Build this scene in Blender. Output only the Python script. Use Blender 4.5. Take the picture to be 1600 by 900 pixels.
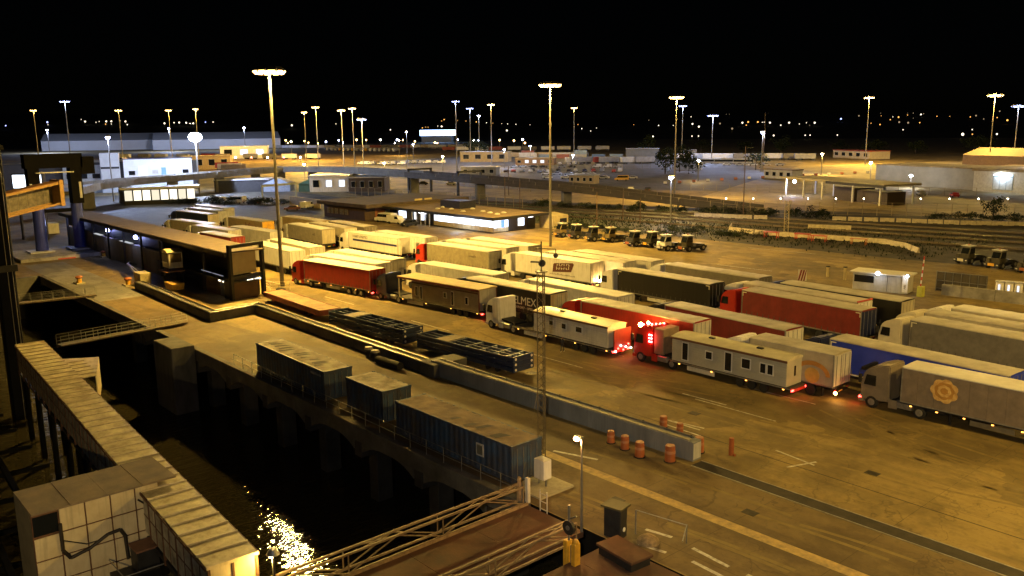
import bpy, bmesh, math, random
from mathutils import Vector, Matrix
random.seed(7)
R_ = math.radians
for o in list(bpy.data.objects): bpy.data.objects.remove(o)
sc = bpy.context.scene
COL = sc.collection

# ---------------------------------------------------------------- camera
YAW, PITCH, ROLL, HC = R_(138.5), math.atan(251/1332), R_(-0.63), 20.8
fw = Vector((math.cos(YAW)*math.cos(PITCH), math.sin(YAW)*math.cos(PITCH), -math.sin(PITCH)))
rt = Vector((math.sin(YAW), -math.cos(YAW), 0)); up = rt.cross(fw)
rt2 = rt*math.cos(ROLL) + up*math.sin(ROLL); up2 = up*math.cos(ROLL) - rt*math.sin(ROLL)
cam = bpy.data.cameras.new('camera'); camo = bpy.data.objects.new('camera', cam); COL.objects.link(camo)
m = Matrix((rt2, up2, -fw)).transposed().to_4x4(); m.translation = (0, 0, HC); camo.matrix_world = m
cam.sensor_width = 36; cam.lens = 1332/1600*36; cam.clip_start = 0.5; cam.clip_end = 12000
sc.camera = camo

# ---------------------------------------------------------------- night sky, moonlight, exposure
w = bpy.data.worlds.new('World'); sc.world = w; w.use_nodes = True
nt = w.node_tree; bg = nt.nodes['Background']
sky = nt.nodes.new('ShaderNodeTexSky'); sky.sky_type = 'NISHITA'; sky.sun_disc = False
sky.sun_elevation = R_(35); sky.sun_rotation = R_(200)
nt.links.new(sky.outputs[0], bg.inputs[0]); bg.inputs[1].default_value = 0.00005
sl = bpy.data.lights.new('moon', 'SUN'); sl.energy = 0.004; sl.angle = R_(0.5); sl.color = (.8, .88, 1)
so = bpy.data.objects.new('moon', sl); COL.objects.link(so); so.rotation_euler = (R_(50), 0, R_(200))
sc.view_settings.view_transform = 'Standard'; sc.view_settings.look = 'None'
sc.view_settings.exposure = 1.15; sc.view_settings.gamma = 1.0
cy = sc.cycles
cy.use_denoising = True; cy.max_bounces = 5; cy.diffuse_bounces = 2; cy.glossy_bounces = 3
cy.transmission_bounces = 3; cy.sample_clamp_indirect = 3.0; cy.sample_clamp_direct = 0
cy.use_light_tree = True; cy.caustics_reflective = False; cy.caustics_refractive = False

# ---------------------------------------------------------------- materials
MATS = {}
def mat(name, col, rough=.6, metal=0., vary=.25, scale=1.5, bump=0., bscale=20., dirt=None, spec=.5, streak=0., wash=0.):
    """painted / raw surface: colour broken by two noises, optional dirt colour and fine relief"""
    if name in MATS: return MATS[name]
    M = bpy.data.materials.new(name); M.use_nodes = True; n = M.node_tree.nodes; l = M.node_tree.links
    b = n['Principled BSDF']; b.inputs['Roughness'].default_value = rough; b.inputs['Metallic'].default_value = metal
    b.inputs['Specular IOR Level'].default_value = spec
    geo = n.new('ShaderNodeNewGeometry')
    no = n.new('ShaderNodeTexNoise'); no.inputs['Scale'].default_value = scale; no.inputs['Detail'].default_value = 6
    no.inputs['Roughness'].default_value = .65
    if streak:
        mp = n.new('ShaderNodeMapping'); mp.inputs['Scale'].default_value = (1, 1, streak)
        l.new(geo.outputs['Position'], mp.inputs[0]); l.new(mp.outputs[0], no.inputs['Vector'])
    else: l.new(geo.outputs['Position'], no.inputs['Vector'])
    mr = n.new('ShaderNodeMapRange'); mr.inputs[1].default_value = .3; mr.inputs[2].default_value = .72
    l.new(no.outputs['Fac'], mr.inputs[0])
    mx = n.new('ShaderNodeMix'); mx.data_type = 'RGBA'
    d = dirt or tuple(c*(1-vary*1.3) for c in col)
    mx.inputs[6].default_value = (*[min(1, c*(1+vary*.35)) for c in col], 1); mx.inputs[7].default_value = (*d, 1)
    mul = n.new('ShaderNodeMath'); mul.operation = 'MULTIPLY'; mul.inputs[1].default_value = 1.0 if dirt is None else min(1, vary*2.5)
    l.new(mr.outputs[0], mul.inputs[0]); l.new(mul.outputs[0], mx.inputs[0])
    l.new(mx.outputs[2], b.inputs['Base Color'])
    if wash:
        m3 = n.new('ShaderNodeMapping'); m3.inputs['Scale'].default_value = (5, 5, .45); n3 = n.new('ShaderNodeTexNoise'); n3.inputs['Scale'].default_value = 1; n3.inputs['Detail'].default_value = 5
        l.new(geo.outputs['Position'], m3.inputs[0]); l.new(m3.outputs[0], n3.inputs['Vector'])
        r3 = n.new('ShaderNodeMapRange'); r3.inputs[1].default_value = .5; r3.inputs[2].default_value = .78; r3.inputs[4].default_value = wash; l.new(n3.outputs['Fac'], r3.inputs[0])
        x3 = n.new('ShaderNodeMix'); x3.data_type = 'RGBA'; l.new(r3.outputs[0], x3.inputs[0]); l.new(mx.outputs[2], x3.inputs[6]); x3.inputs[7].default_value = (*[c*.32+.012 for c in col], 1); l.new(x3.outputs[2], b.inputs['Base Color'])
    if bump:
        n2 = n.new('ShaderNodeTexNoise'); n2.inputs['Scale'].default_value = bscale; n2.inputs['Detail'].default_value = 4
        l.new(geo.outputs['Position'], n2.inputs['Vector'])
        bp = n.new('ShaderNodeBump'); bp.inputs['Strength'].default_value = bump; bp.inputs['Distance'].default_value = .05
        l.new(n2.outputs['Fac'], bp.inputs['Height']); l.new(bp.outputs[0], b.inputs['Normal'])
    MATS[name] = M; return M
def emit(name, col, s, back=(.02, .02, .02)):
    if name in MATS: return MATS[name]
    M = bpy.data.materials.new(name); M.use_nodes = True; b = M.node_tree.nodes['Principled BSDF']
    b.inputs['Base Color'].default_value = (*back, 1)
    b.inputs['Emission Color'].default_value = (*col, 1); b.inputs['Emission Strength'].default_value = s
    MATS[name] = M; return M
def glass(name, col=(.01, .012, .015), rough=.06):
    if name in MATS: return MATS[name]
    M = bpy.data.materials.new(name); M.use_nodes = True; b = M.node_tree.nodes['Principled BSDF']
    b.inputs['Base Color'].default_value = (*col, 1); b.inputs['Roughness'].default_value = rough
    MATS[name] = M; return M

SOD = (1.0, .62, .13); MH = (.50, .62, 1.0); WARM = (1.0, .72, .38)
steel = mat('galvanised steel', (.34, .34, .33), .45, .7, .3, 3)
darksteel = mat('dark painted steel', (.03, .03, .033), .5, .2, .4, 2)
black = mat('black rubber', (.012, .012, .012), .8, 0, .3, 6)
chas = mat('chassis black', (.018, .018, .02), .6, .1, .4, 5)
rimm = mat('wheel rim', (.35, .35, .35), .4, .6, .3, 6)
white = mat('white paint', (.74, .74, .72), .45, 0, .16, 1.1, dirt=(.48, .45, .40), wash=.35)
offwhite = mat('cream paint', (.62, .60, .53), .5, 0, .2, 1.2, dirt=(.36, .33, .27), wash=.4)
palegrey = mat('pale grey paint', (.48, .48, .47), .5, 0, .2, 1.0, wash=.4)
grey = mat('grey curtain', (.23, .23, .235), .55, 0, .25, .8)
midgrey = mat('mid grey paint', (.30, .31, .32), .5, 0, .2, 1)
redc = mat('red curtain', (.36, .025, .014), .5, 0, .25, .8, wash=.4)
redp = mat('red paint', (.42, .028, .016), .32, 0, .12, 2)
darkred = mat('dull red curtain', (.22, .02, .015), .55, 0, .3, .8, wash=.4)
bluec = mat('blue curtain', (.018, .045, .5), .5, 0, .2, .8)
navy = mat('navy paint', (.012, .018, .07), .4, 0, .25, 1.5)
blackc = mat('black curtain', (.008, .008, .009), .38, 0, .2, .8)
roofm = mat('trailer roof sheet', (.64, .63, .58), .5, 0, .26, .55, bump=.25, bscale=1.2, dirt=(.36, .34, .29), streak=1)
rooft = mat('trailer roof tarpaulin', (.50, .47, .40), .55, 0, .35, .5, bump=.35, bscale=1.5, dirt=(.22, .2, .16))
concrete = mat('concrete', (.33, .32, .30), .85, 0, .4, .7, bump=.3, bscale=12, dirt=(.16, .15, .13))
darkconc = mat('wet dark concrete', (.12, .115, .105), .8, 0, .5, .5, bump=.3, bscale=8)
rust = mat('rusty red deck', (.11, .048, .024), .8, 0, .45, .6, bump=.2, bscale=8, dirt=(.045, .026, .016))
yellow = mat('yellow paint', (.72, .40, .03), .45, 0, .3, 2, dirt=(.3, .16, .03))
orange = mat('orange plastic', (.34, .10, .03), .5, 0, .25, 2)
glassm = glass('dark glass')
# ---------------------------------------------------------------- mesh helpers
class MB:
    def __init__(s): s.v = []; s.f = []
    def add(s, vs, fs):
        k = len(s.v); s.v += [tuple(a) for a in vs]; s.f += [tuple(i+k for i in q) for q in fs]; return s
    def box(s, x0, y0, z0, x1, y1, z1):
        return s.add([(x0,y0,z0),(x1,y0,z0),(x1,y1,z0),(x0,y1,z0),(x0,y0,z1),(x1,y0,z1),(x1,y1,z1),(x0,y1,z1)],
                     [(3,2,1,0),(4,5,6,7),(0,1,5,4),(1,2,6,5),(2,3,7,6),(3,0,4,7)])
    def obb(s, c, sz, M=None):
        h = [a/2 for a in sz]; c = Vector(c); vs = []
        for z in (-1,1):
            for x, y in ((-1,-1),(1,-1),(1,1),(-1,1)):
                p = Vector((x*h[0], y*h[1], z*h[2])); vs.append(c + (M @ p if M else p))
        return s.add(vs, [(3,2,1,0),(4,5,6,7),(0,1,5,4),(1,2,6,5),(2,3,7,6),(3,0,4,7)])
    def beam(s, a, b, wd, ht):
        a = Vector(a); b = Vector(b); d = b-a; L = d.length; d = d/L
        u = Vector((0,0,1)) if abs(d.z) < .95 else Vector((1,0,0)); q = u.cross(d).normalized(); r = d.cross(q)
        return s.obb((a+b)/2, (L, wd, ht), Matrix((d, q, r)).transposed())
    def tube(s, a, b, r0, r1=None, n=8, cap=True):
        a = Vector(a); b = Vector(b); r1 = r0 if r1 is None else r1; d = (b-a).normalized()
        u = Vector((0,0,1)) if abs(d.z) < .95 else Vector((1,0,0)); q = u.cross(d).normalized(); r = d.cross(q)
        vs = []
        for c, rr in ((a,r0),(b,r1)):
            for i in range(n): t = 2*math.pi*i/n; vs.append(c + q*(rr*math.cos(t)) + r*(rr*math.sin(t)))
        fs = [(i,(i+1)%n,n+(i+1)%n,n+i) for i in range(n)]
        if cap: fs += [tuple(range(n-1,-1,-1)), tuple(range(n,2*n))]
        return s.add(vs, fs)
    def path(s, pts, r, n=6):
        for a, b in zip(pts, pts[1:]): s.tube(a, b, r, n=n)
        return s
    def prism(s, poly, y0, y1):                # (x,z) outline extruded along y
        n = len(poly); vs = [(x,y0,z) for x,z in poly] + [(x,y1,z) for x,z in poly]
        return s.add(vs, [tuple(range(n)), tuple(range(2*n-1,n-1,-1))] + [(i,n+i,n+(i+1)%n,(i+1)%n) for i in range(n)])
    def prismz(s, poly, z0, z1):
        n = len(poly); vs = [(x,y,z0) for x,y in poly] + [(x,y,z1) for x,y in poly]
        return s.add(vs, [tuple(range(n-1,-1,-1)), tuple(range(n,2*n))] + [(i,(i+1)%n,n+(i+1)%n,n+i) for i in range(n)])
    def ball(s, c, r, n=8, k=5, sq=1.):
        vs = []; fs = []
        for j in range(k+1):
            ph = math.pi*j/k
            for i in range(n): t = 2*math.pi*i/n; vs.append((c[0]+r*math.sin(ph)*math.cos(t), c[1]+r*math.sin(ph)*math.sin(t), c[2]+sq*r*math.cos(ph)))
        for j in range(k):
            for i in range(n): fs.append((j*n+i,(j+1)*n+i,(j+1)*n+(i+1)%n,j*n+(i+1)%n))
        return s.add(vs, fs)
    def mesh(s, name='mesh', bevel=0, seg=1, smooth=False):
        me = bpy.data.meshes.new(name); me.from_pydata(s.v, [], s.f)
        bm = bmesh.new(); bm.from_mesh(me)
        if bevel: bmesh.ops.bevel(bm, geom=list(bm.edges), offset=bevel, segments=seg, affect='EDGES', clamp_overlap=True)
        bmesh.ops.recalc_face_normals(bm, faces=list(bm.faces)); bm.to_mesh(me); bm.free()
        if smooth: me.polygons.foreach_set('use_smooth', [True]*len(me.polygons))
        me.materials.append(None); return me
CACHE = {}
def cm(key, fn):
    if key not in CACHE: CACHE[key] = fn()
    return CACHE[key]
def obj(name, me, material, parent=None, loc=(0,0,0), rz=0, rot=None, **kw):
    if isinstance(me, MB): me = me.mesh(name, **kw)
    o = bpy.data.objects.new(name, me); COL.objects.link(o)
    if o.material_slots: o.material_slots[0].link = 'OBJECT'; o.material_slots[0].material = material
    o.location = loc; o.rotation_euler = rot or (0, 0, rz)
    if parent: o.parent = parent
    return o
def tag(o, label, cat, group=None):
    o['label'] = label; o['category'] = cat
    if group: o['group'] = group
    return o
def thing(name, label, cat, loc=(0,0,0), rz=0, group=None):
    o = bpy.data.objects.new(name, None); COL.objects.link(o); o.location = loc; o.rotation_euler = (0,0,rz)
    return tag(o, label, cat, group)
def struct(name, mb, material, **kw):
    o = obj(name, mb, material, **kw); o['kind'] = 'structure'; return o
def light(name, loc, col, power, r=.4, parent=None, spot=None, aim=None, blend=.6):
    L = bpy.data.lights.new(name, 'SPOT' if spot else 'POINT'); L.energy = power; L.color = col; L.shadow_soft_size = r
    if spot: L.spot_size = R_(spot); L.spot_blend = blend
    o = bpy.data.objects.new(name, L); COL.objects.link(o); o.location = loc
    if aim is not None: o.rotation_euler = (Vector(aim)-Vector(loc)).to_track_quat('-Z', 'Y').to_euler()
    if parent: o.parent = parent
    return o
def text(name, body, size, material, parent, loc, rot, ext=.006, align='LEFT', sx=1.):
    c = bpy.data.curves.new(name, 'FONT'); c.body = body; c.size = size; c.extrude = ext; c.align_x = align; c.resolution_u = 2
    o = bpy.data.objects.new(name, c); COL.objects.link(o); c.materials.append(material)
    dg = bpy.context.evaluated_depsgraph_get(); me = bpy.data.meshes.new_from_object(o.evaluated_get(dg)); bpy.data.objects.remove(o)
    o = bpy.data.objects.new(name, me); COL.objects.link(o); me.materials.clear(); me.materials.append(material)
    o.location = loc; o.rotation_euler = rot; o.scale = (sx, 1, 1); o.parent = parent; return o
# ---------------------------------------------------------------- ground, water, pavements
def ground_mat(name, c0, c1, c2, joints=None, wet=0.):
    M = bpy.data.materials.new(name); M.use_nodes = True; n = M.node_tree.nodes; l = M.node_tree.links
    b = n['Principled BSDF']; geo = n.new('ShaderNodeNewGeometry')
    def noise(sc_, det, rough=.6, stretch=None):
        t = n.new('ShaderNodeTexNoise'); t.inputs['Scale'].default_value = sc_; t.inputs['Detail'].default_value = det; t.inputs['Roughness'].default_value = rough
        if stretch:
            mp = n.new('ShaderNodeMapping'); mp.inputs['Scale'].default_value = stretch; mp.inputs['Rotation'].default_value = (0, 0, R_(4))
            l.new(geo.outputs['Position'], mp.inputs[0]); l.new(mp.outputs[0], t.inputs['Vector'])
        else: l.new(geo.outputs['Position'], t.inputs['Vector'])
        return t.outputs['Fac']
    def ramp(f, a, z):
        r = n.new('ShaderNodeMapRange'); r.inputs[1].default_value = a; r.inputs[2].default_value = z; l.new(f, r.inputs[0]); return r.outputs[0]
    def mix(fac, a, z):
        m_ = n.new('ShaderNodeMix'); m_.data_type = 'RGBA'; l.new(fac, m_.inputs[0])
        for s_, v in ((6, a), (7, z)):
            if isinstance(v, tuple): m_.inputs[s_].default_value = (*v, 1)
            else: l.new(v, m_.inputs[s_])
        return m_.outputs[2]
    def scale(f, k):
        q = n.new('ShaderNodeMath'); q.operation = 'MULTIPLY'; q.inputs[1].default_value = k; l.new(f, q.inputs[0]); return q.outputs[0]
    c = mix(ramp(noise(.11, 6, .7), .46, .56), c0, c1)
    c = mix(scale(ramp(noise(.35, 6, .65, (.22, 1.3, 1)), .48, .72), .75), c, c2)       # tyre-dirt streaks along the lanes
    c = mix(scale(ramp(noise(2.2, 7, .7), .5, .8), .6), c, c2)
    c = mix(scale(ramp(noise(7, 3, .5), .68, .74), .55), c, tuple(v*.35 for v in c2))   # oil spots
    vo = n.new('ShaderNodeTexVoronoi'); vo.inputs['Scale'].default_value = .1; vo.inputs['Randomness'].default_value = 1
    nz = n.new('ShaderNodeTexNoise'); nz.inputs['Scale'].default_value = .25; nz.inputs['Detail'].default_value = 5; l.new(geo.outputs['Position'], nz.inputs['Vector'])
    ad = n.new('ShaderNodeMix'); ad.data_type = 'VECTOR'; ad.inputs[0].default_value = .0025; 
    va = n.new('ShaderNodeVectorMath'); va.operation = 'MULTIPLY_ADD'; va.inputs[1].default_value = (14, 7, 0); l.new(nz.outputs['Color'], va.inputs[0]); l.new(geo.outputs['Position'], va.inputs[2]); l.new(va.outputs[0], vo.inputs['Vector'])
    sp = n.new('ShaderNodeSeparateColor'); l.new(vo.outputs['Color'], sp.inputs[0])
    c = mix(scale(ramp(sp.outputs[0], .35, .75), .5), c, c2)                              # hard-edged repair and tone patches, also painted for truck shadows
    v2 = n.new('ShaderNodeTexVoronoi'); v2.feature = 'DISTANCE_TO_EDGE'; v2.inputs['Scale'].default_value = .16; l.new(va.outputs[0], v2.inputs['Vector'])
    c = mix(scale(ramp(v2.outputs['Distance'], .010, .003), .38), c, tuple(v*.45 for v in c2))   # sealed cracks
    if joints:
        br = n.new('ShaderNodeTexBrick'); br.inputs['Scale'].default_value = 1; br.inputs['Mortar Size'].default_value = .018
        br.inputs['Brick Width'].default_value = joints[0]; br.inputs['Row Height'].default_value = joints[1]; br.offset = 0
        l.new(geo.outputs['Position'], br.inputs['Vector'])
        c = mix(scale(br.outputs['Fac'], .55), c, tuple(v*.4 for v in c2))
    l.new(c, b.inputs['Base Color'])
    rr = n.new('ShaderNodeMapRange'); rr.inputs[1].default_value = .3; rr.inputs[2].default_value = .75
    rr.inputs[3].default_value = .9-wet; rr.inputs[4].default_value = .62-wet; l.new(noise(.5, 5), rr.inputs[0]); l.new(rr.outputs[0], b.inputs['Roughness'])
    bp = n.new('ShaderNodeBump'); bp.inputs['Strength'].default_value = .35; bp.inputs['Distance'].default_value = .02
    l.new(noise(14, 4, .7), bp.inputs['Height']); l.new(bp.outputs[0], b.inputs['Normal'])
    return M
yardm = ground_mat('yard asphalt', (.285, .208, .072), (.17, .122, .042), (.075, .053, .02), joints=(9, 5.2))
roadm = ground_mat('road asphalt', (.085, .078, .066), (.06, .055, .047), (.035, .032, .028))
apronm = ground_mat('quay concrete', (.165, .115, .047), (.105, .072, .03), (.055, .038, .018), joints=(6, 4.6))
greyapron = ground_mat('grey concrete apron', (.25, .24, .22), (.17, .165, .15), (.09, .085, .075), joints=(5, 5))
ballast = ground_mat('railway ballast', (.035, .028, .018), (.024, .019, .013), (.014, .012, .009))
grassm = ground_mat('rough grass', (.045, .06, .02), (.03, .042, .016), (.05, .045, .02))
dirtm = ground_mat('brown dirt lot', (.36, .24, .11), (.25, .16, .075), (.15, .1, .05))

g = MB()
def sheet(mb, x0, y0, x1, y1, z): mb.add([(x0,y0,z),(x1,y0,z),(x1,y1,z),(x0,y1,z)], [(0,1,2,3)])
g = MB(); g.add([(-4000,-600,0),(-139,-600,0),(-139,30.4,0),(-20,30.4,0),(-20,-600,0),(600,-600,0),(600,30.4,0),(600,4000,0),(-20,4000,0),(-139,4000,0),(-4000,4000,0),(-4000,30.4,0)],
      [(0,1,2,11),(11,2,9,10),(2,3,8,9),(4,5,6,3),(3,6,7,8)])
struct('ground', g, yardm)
def poly_sheet(name, pts, z, m_):
    mb = MB(); mb.add([(x,y,z) for x,y in pts], [tuple(range(len(pts)))]); return struct(name, mb, m_)
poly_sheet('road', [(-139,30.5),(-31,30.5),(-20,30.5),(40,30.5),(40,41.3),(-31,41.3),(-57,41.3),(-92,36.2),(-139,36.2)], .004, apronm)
poly_sheet('railway_bed', [(-260,150),(-150,128),(-60,132),(20,140),(60,175),(-40,205),(-100,196),(-150,172),(-200,168)], .004, ballast)
poly_sheet('grass_verge', [(-190,128),(-150,122),(-122,135),(-140,152),(-175,160),(-205,150)], .008, grassm)
poly_sheet('dark_road', [(-300,60),(-180,58),(-172,100),(-215,135),(-300,140)], .004, roadm)
poly_sheet('car_park', [(-420,230),(-230,190),(-150,240),(-200,330),(-330,470),(-520,420)], .008, ground_mat('car park asphalt', (.11,.105,.10),(.08,.076,.072),(.05,.047,.045)))
poly_sheet('dirt_lot', [(-380,150),(-700,150),(-760,330),(-560,400),(-440,270)], .016, dirtm)
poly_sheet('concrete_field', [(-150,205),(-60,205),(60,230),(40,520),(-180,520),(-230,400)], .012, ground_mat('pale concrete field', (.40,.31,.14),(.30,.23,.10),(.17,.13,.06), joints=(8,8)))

# water: lightly rippled, murky
wm = bpy.data.materials.new('harbour water'); wm.use_nodes = True; n = wm.node_tree.nodes; l = wm.node_tree.links
b = n['Principled BSDF']; b.inputs['Base Color'].default_value = (.03, .026, .013, 1); b.inputs['Roughness'].default_value = .04; b.inputs['IOR'].default_value = 1.33
geo = n.new('ShaderNodeNewGeometry'); n1 = n.new('ShaderNodeTexNoise'); n1.inputs['Scale'].default_value = 1.1; n1.inputs['Detail'].default_value = 3
mp = n.new('ShaderNodeMapping'); mp.inputs['Rotation'].default_value = (0, 0, R_(48)); mp.inputs['Scale'].default_value = (1.7, .62, 1)
l.new(geo.outputs['Position'], mp.inputs[0]); l.new(mp.outputs[0], n1.inputs['Vector'])
bp = n.new('ShaderNodeBump'); bp.inputs['Strength'].default_value = .55; bp.inputs['Distance'].default_value = .16
l.new(n1.outputs['Fac'], bp.inputs['Height']); l.new(bp.outputs[0], b.inputs['Normal'])
wmb = MB(); sheet(wmb, -139, -600, 600, 34.8, -6)
struct('water', wmb, wm)

# quay face: edge beam with shallow arches between piers, back wall coloured near black for shade
def quay():
    root = thing('quay_wall', 'concrete quay edge with arched beam and piers above the dark basin', 'quay')
    qc = mat('stained quay concrete', (.13,.122,.108), .85, 0, .5, .5, bump=.3, bscale=8, dirt=(.05,.046,.038), wash=.5)
    obj('edge_beam', MB().box(-139, 30.0, -1.1, -33.2, 30.6, -.01), qc, root)
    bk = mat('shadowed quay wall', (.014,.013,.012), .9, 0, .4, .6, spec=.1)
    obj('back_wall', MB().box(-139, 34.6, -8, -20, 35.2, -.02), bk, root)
    obj('coping', MB().box(-139, 29.9, -.16, -33.2, 30.5, .10), qc, root, bevel=.03)
    x = -36.0
    ps = []
    while x > -108: ps.append(x); x -= 7.4
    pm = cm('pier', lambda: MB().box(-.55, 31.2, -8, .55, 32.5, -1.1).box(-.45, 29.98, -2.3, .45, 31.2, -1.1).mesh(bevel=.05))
    for x in ps: obj('pier', pm, mat('shade dark pier concrete', (.05,.046,.04), .85, 0, .5, .6), root, (x, .03, 0))  # pier colour darkened to stand for shade under the deck
    def arch():
        mb = MB(); N = 12
        xs = [-3.15 + 6.3*i/N for i in range(N+1)]
        pts = [(x, -1.1 - .75*(abs(x)/3.15)**2.6) for x in xs]
        mb.prism(pts + [(3.15,-1.05),(-3.15,-1.05)], 30.05, 30.5); return mb.mesh()
    am = cm('arch', arch)
    for a, b_ in zip(ps, ps[1:]): obj('arch', am, qc, root, ((a+b_)/2, 0, 0))
    obj('left_face', MB().box(-139.6, -60, -8, -139.0, 30, .02), darkconc, root)
    return root
quay()
def railing(label, pts, h=1.0, step=1.8, rails=2, m_=steel, group=None, r=.025):
    root = thing('railing', label, 'railing', pts[0], group=group); o0 = Vector(pts[0])
    P = [Vector(p)-o0 for p in pts]
    pm = cm(('post', h), lambda: MB().tube((0,0,0),(0,0,h), .03, n=6).mesh())
    for a, b_ in zip(P, P[1:]):
        k = max(1, round((b_-a).length/step))
        for i in range(k+1):
            if i == 0 and a is not P[0]: continue
            obj('post', pm, m_, root, a.lerp(b_, i/k))
    for j in range(rails): 
        zz = h*(j+1)/rails
        obj('rail', MB().path([p+Vector((0,0,zz)) for p in P], r), m_, root)
    return root
railing('galvanised handrail along the quay edge behind the dark containers', [(-72,30.3,.1),(-33.6,30.3,.1)])

# low pipe wall that steps along the quay, and the grey parapet wall
def pipe_wall(name, label, pts, h, wd, m_, pipes):
    root = thing(name, label, 'wall', (0,0,0))
    for a, b_ in zip(pts, pts[1:]):
        a = Vector((*a, h/2)); b_ = Vector((*b_, h/2)); d = (b_-a).normalized()*wd*.5
        obj('wall_section', MB().beam(a-d*.98, b_+d*.98, wd, h), m_, root)
    for off, r, zz in pipes:
        P = []
        for i, p in enumerate(pts):
            q = Vector((*p, 0)); ds = []
            if i: ds.append((q-Vector((*pts[i-1],0))).normalized())
            if i < len(pts)-1: ds.append((Vector((*pts[i+1],0))-q).normalized())
            nn = sum((Vector((-d.y, d.x, 0)) for d in ds), Vector()); nn = nn/len(ds)
            if nn.length < .9: nn = nn/ nn.length**2
            P.append(q + nn*off + Vector((0,0,zz)))
        obj('pipe', MB().path(P, r, 8), steel, root)
    return root
pipe_wall('pipe_wall', 'long low concrete wall carrying two pipes, stepping along the quay', [(-117.5,37.2),(-91.6,36.5),(-92.2,42.0),(-58.2,41.7)], .95, 1.0, darkconc, [(.42,.075,1.03),(-.42,.075,1.03)])
pw = pipe_wall('parapet_wall', 'pale grey parapet wall with a pipe on top, ending beside orange drums', [(-57.2,42.0),(-30.9,42.4)], 1.25, .85, mat('grey painted wall', (.20,.215,.225), .6, 0, .3, .5, streak=.3, wash=.4), [(.3,.07,1.33)])
obj('end_panel', MB().box(-30.5,42.02,.12,-30.46,42.78,1.15), palegrey, pw)
cap = mat('weathered wall coping', (.36,.33,.24), .7, 0, .4, 1.2)
obj('coping', MB().beam((-57.2,41.82,1.28),(-30.9,42.22,1.28), .3, .06), cap, pw)
bracket = cm('br', lambda: MB().box(-.06,-.06,0,.06,.06,.16).mesh())
for i in range(14): obj('pipe_bracket', bracket, chas, pw, (-56.5+i*1.95, 42.32+i*.03, 1.25))
tag(obj('concrete_block', MB().box(-58.4,41.0,0,-56.4,44.6,1.15), darkconc, bevel=.05), 'dark concrete block where the pipe wall meets the pale parapet', 'block')

# steel channel strip and joint line, painted markings
strip = mat('dark steel strip', (.05,.042,.03), .7, .1, .5, 1.2)
mb = MB(); mb.add([(-30.2,41.45,.009),(20,41.1,.009),(20,42.15,.009),(-30.2,42.5,.009)], [(0,1,2,3)]); struct('drain_strip', mb, strip)
for y0 in (41.42, 42.52):
    struct('channel_edge', MB().beam((-30.2,y0,.012),(20,y0-.35,.012), .10, .02), mat('worn steel edge', (.42,.40,.34), .5, .4, .4, 2))
struct('slab_joint', MB().beam((-40,46.35,.004),(40,44.8,.004), .06, .006), strip)
paint = mat('worn white paint', (.62,.61,.56), .7, 0, .5, 3, dirt=(.18,.155,.11))
ypaint = mat('faded yellow paint', (.46,.32,.11), .75, 0, .6, 2.2, dirt=(.2,.16,.09))
def line(label, a, b_, wd, m_=paint, z=.008):
    a = Vector((*a,z)); b_ = Vector((*b_,z)); d = (b_-a).normalized(); q = Vector((-d.y,d.x,0))*wd/2
    mb = MB(); mb.add([a-q,b_-q,b_+q,a+q], [(0,1,2,3)]); o = obj('road_marking', mb, m_); o['kind'] = 'structure'; return o
line('', (-38.4,36.25), (40,36.6), .75, ypaint)
for a, b_ in (((-26.6,32.7),(-25.1,33.0)),((-25.8,31.2),(-24.3,31.5)),((-23.7,32.85),(-21.4,32.6)),((-22.9,31.75),(-21.0,31.6)),((-20.4,32.6),(-18.1,32.5)),((-37.8,36.9),(-34.8,37.9))): line('', a, b_, .22)
for a, b_ in (((-36.6,47.0),(-33.6,47.0)),((-35.9,46.2),(-32.9,46.1)),((-36.6,47.0),(-33.6,47.5)),((-28,47.5),(-25,47)),((-26,45.5),(-25.2,47.6)),((-39.5,52.8),(-35.5,52.9)),((-75,108),(-66,108.5)),((-100,118),(-92,119)),((-82,127),(-70,128)),((-240,96),(-232,97)),((-248,92),(-238,93)),((-236,104),(-230,105))): line('', a, b_, .16)
for y0 in (52.4, 57.9, 72.2, 88): 
    for k in range(9): line('', (-190+k*19, y0), (-183+k*19, y0), .12)
# ---------------------------------------------------------------- containers on the quay
def container_mesh(L, W=2.45, H=2.3):
    mb = MB(); N = int(L/.26); 
    def corr(p0, p1, out):
        p0 = Vector(p0); p1 = Vector(p1); nn = Vector(out)*.035; vs = []; fs = []
        k = N if abs(p1.x-p0.x) > 3 else 10
        for i in range(k*2+1):
            t = i/(2*k); o = nn if (i % 4) in (1, 2) else -nn*.2; p = p0.lerp(p1, t)+o
            vs += [p+Vector((0,0,.12)), p+Vector((0,0,H-.1))]
        for i in range(k*2): fs.append((2*i,2*i+2,2*i+3,2*i+1))
        mb.add(vs, fs)
    corr((.08,.06,0),(L-.08,.06,0),(0,-1,0)); corr((L-.08,W-.06,0),(.08,W-.06,0),(0,1,0)); corr((L-.06,.08,0),(L-.06,W-.08,0),(1,0,0)); corr((.06,W-.08,0),(.06,.08,0),(-1,0,0))
    return mb.mesh()
def frame_mesh(L, W=2.45, H=2.3):
    mb = MB()
    for x in (0, L-.14):
        for y in (0, W-.14): mb.box(x,y,0,x+.14,y+.14,H)
    for z0 in (0, H-.12):
        for y in (.001, W-.121): mb.box(.14,y,z0,L-.14,y+.12,z0+.12)
        for x in (.001, L-.121): mb.box(x,.14,z0,x+.12,W-.14,z0+.12)
    return mb.mesh()
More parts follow.
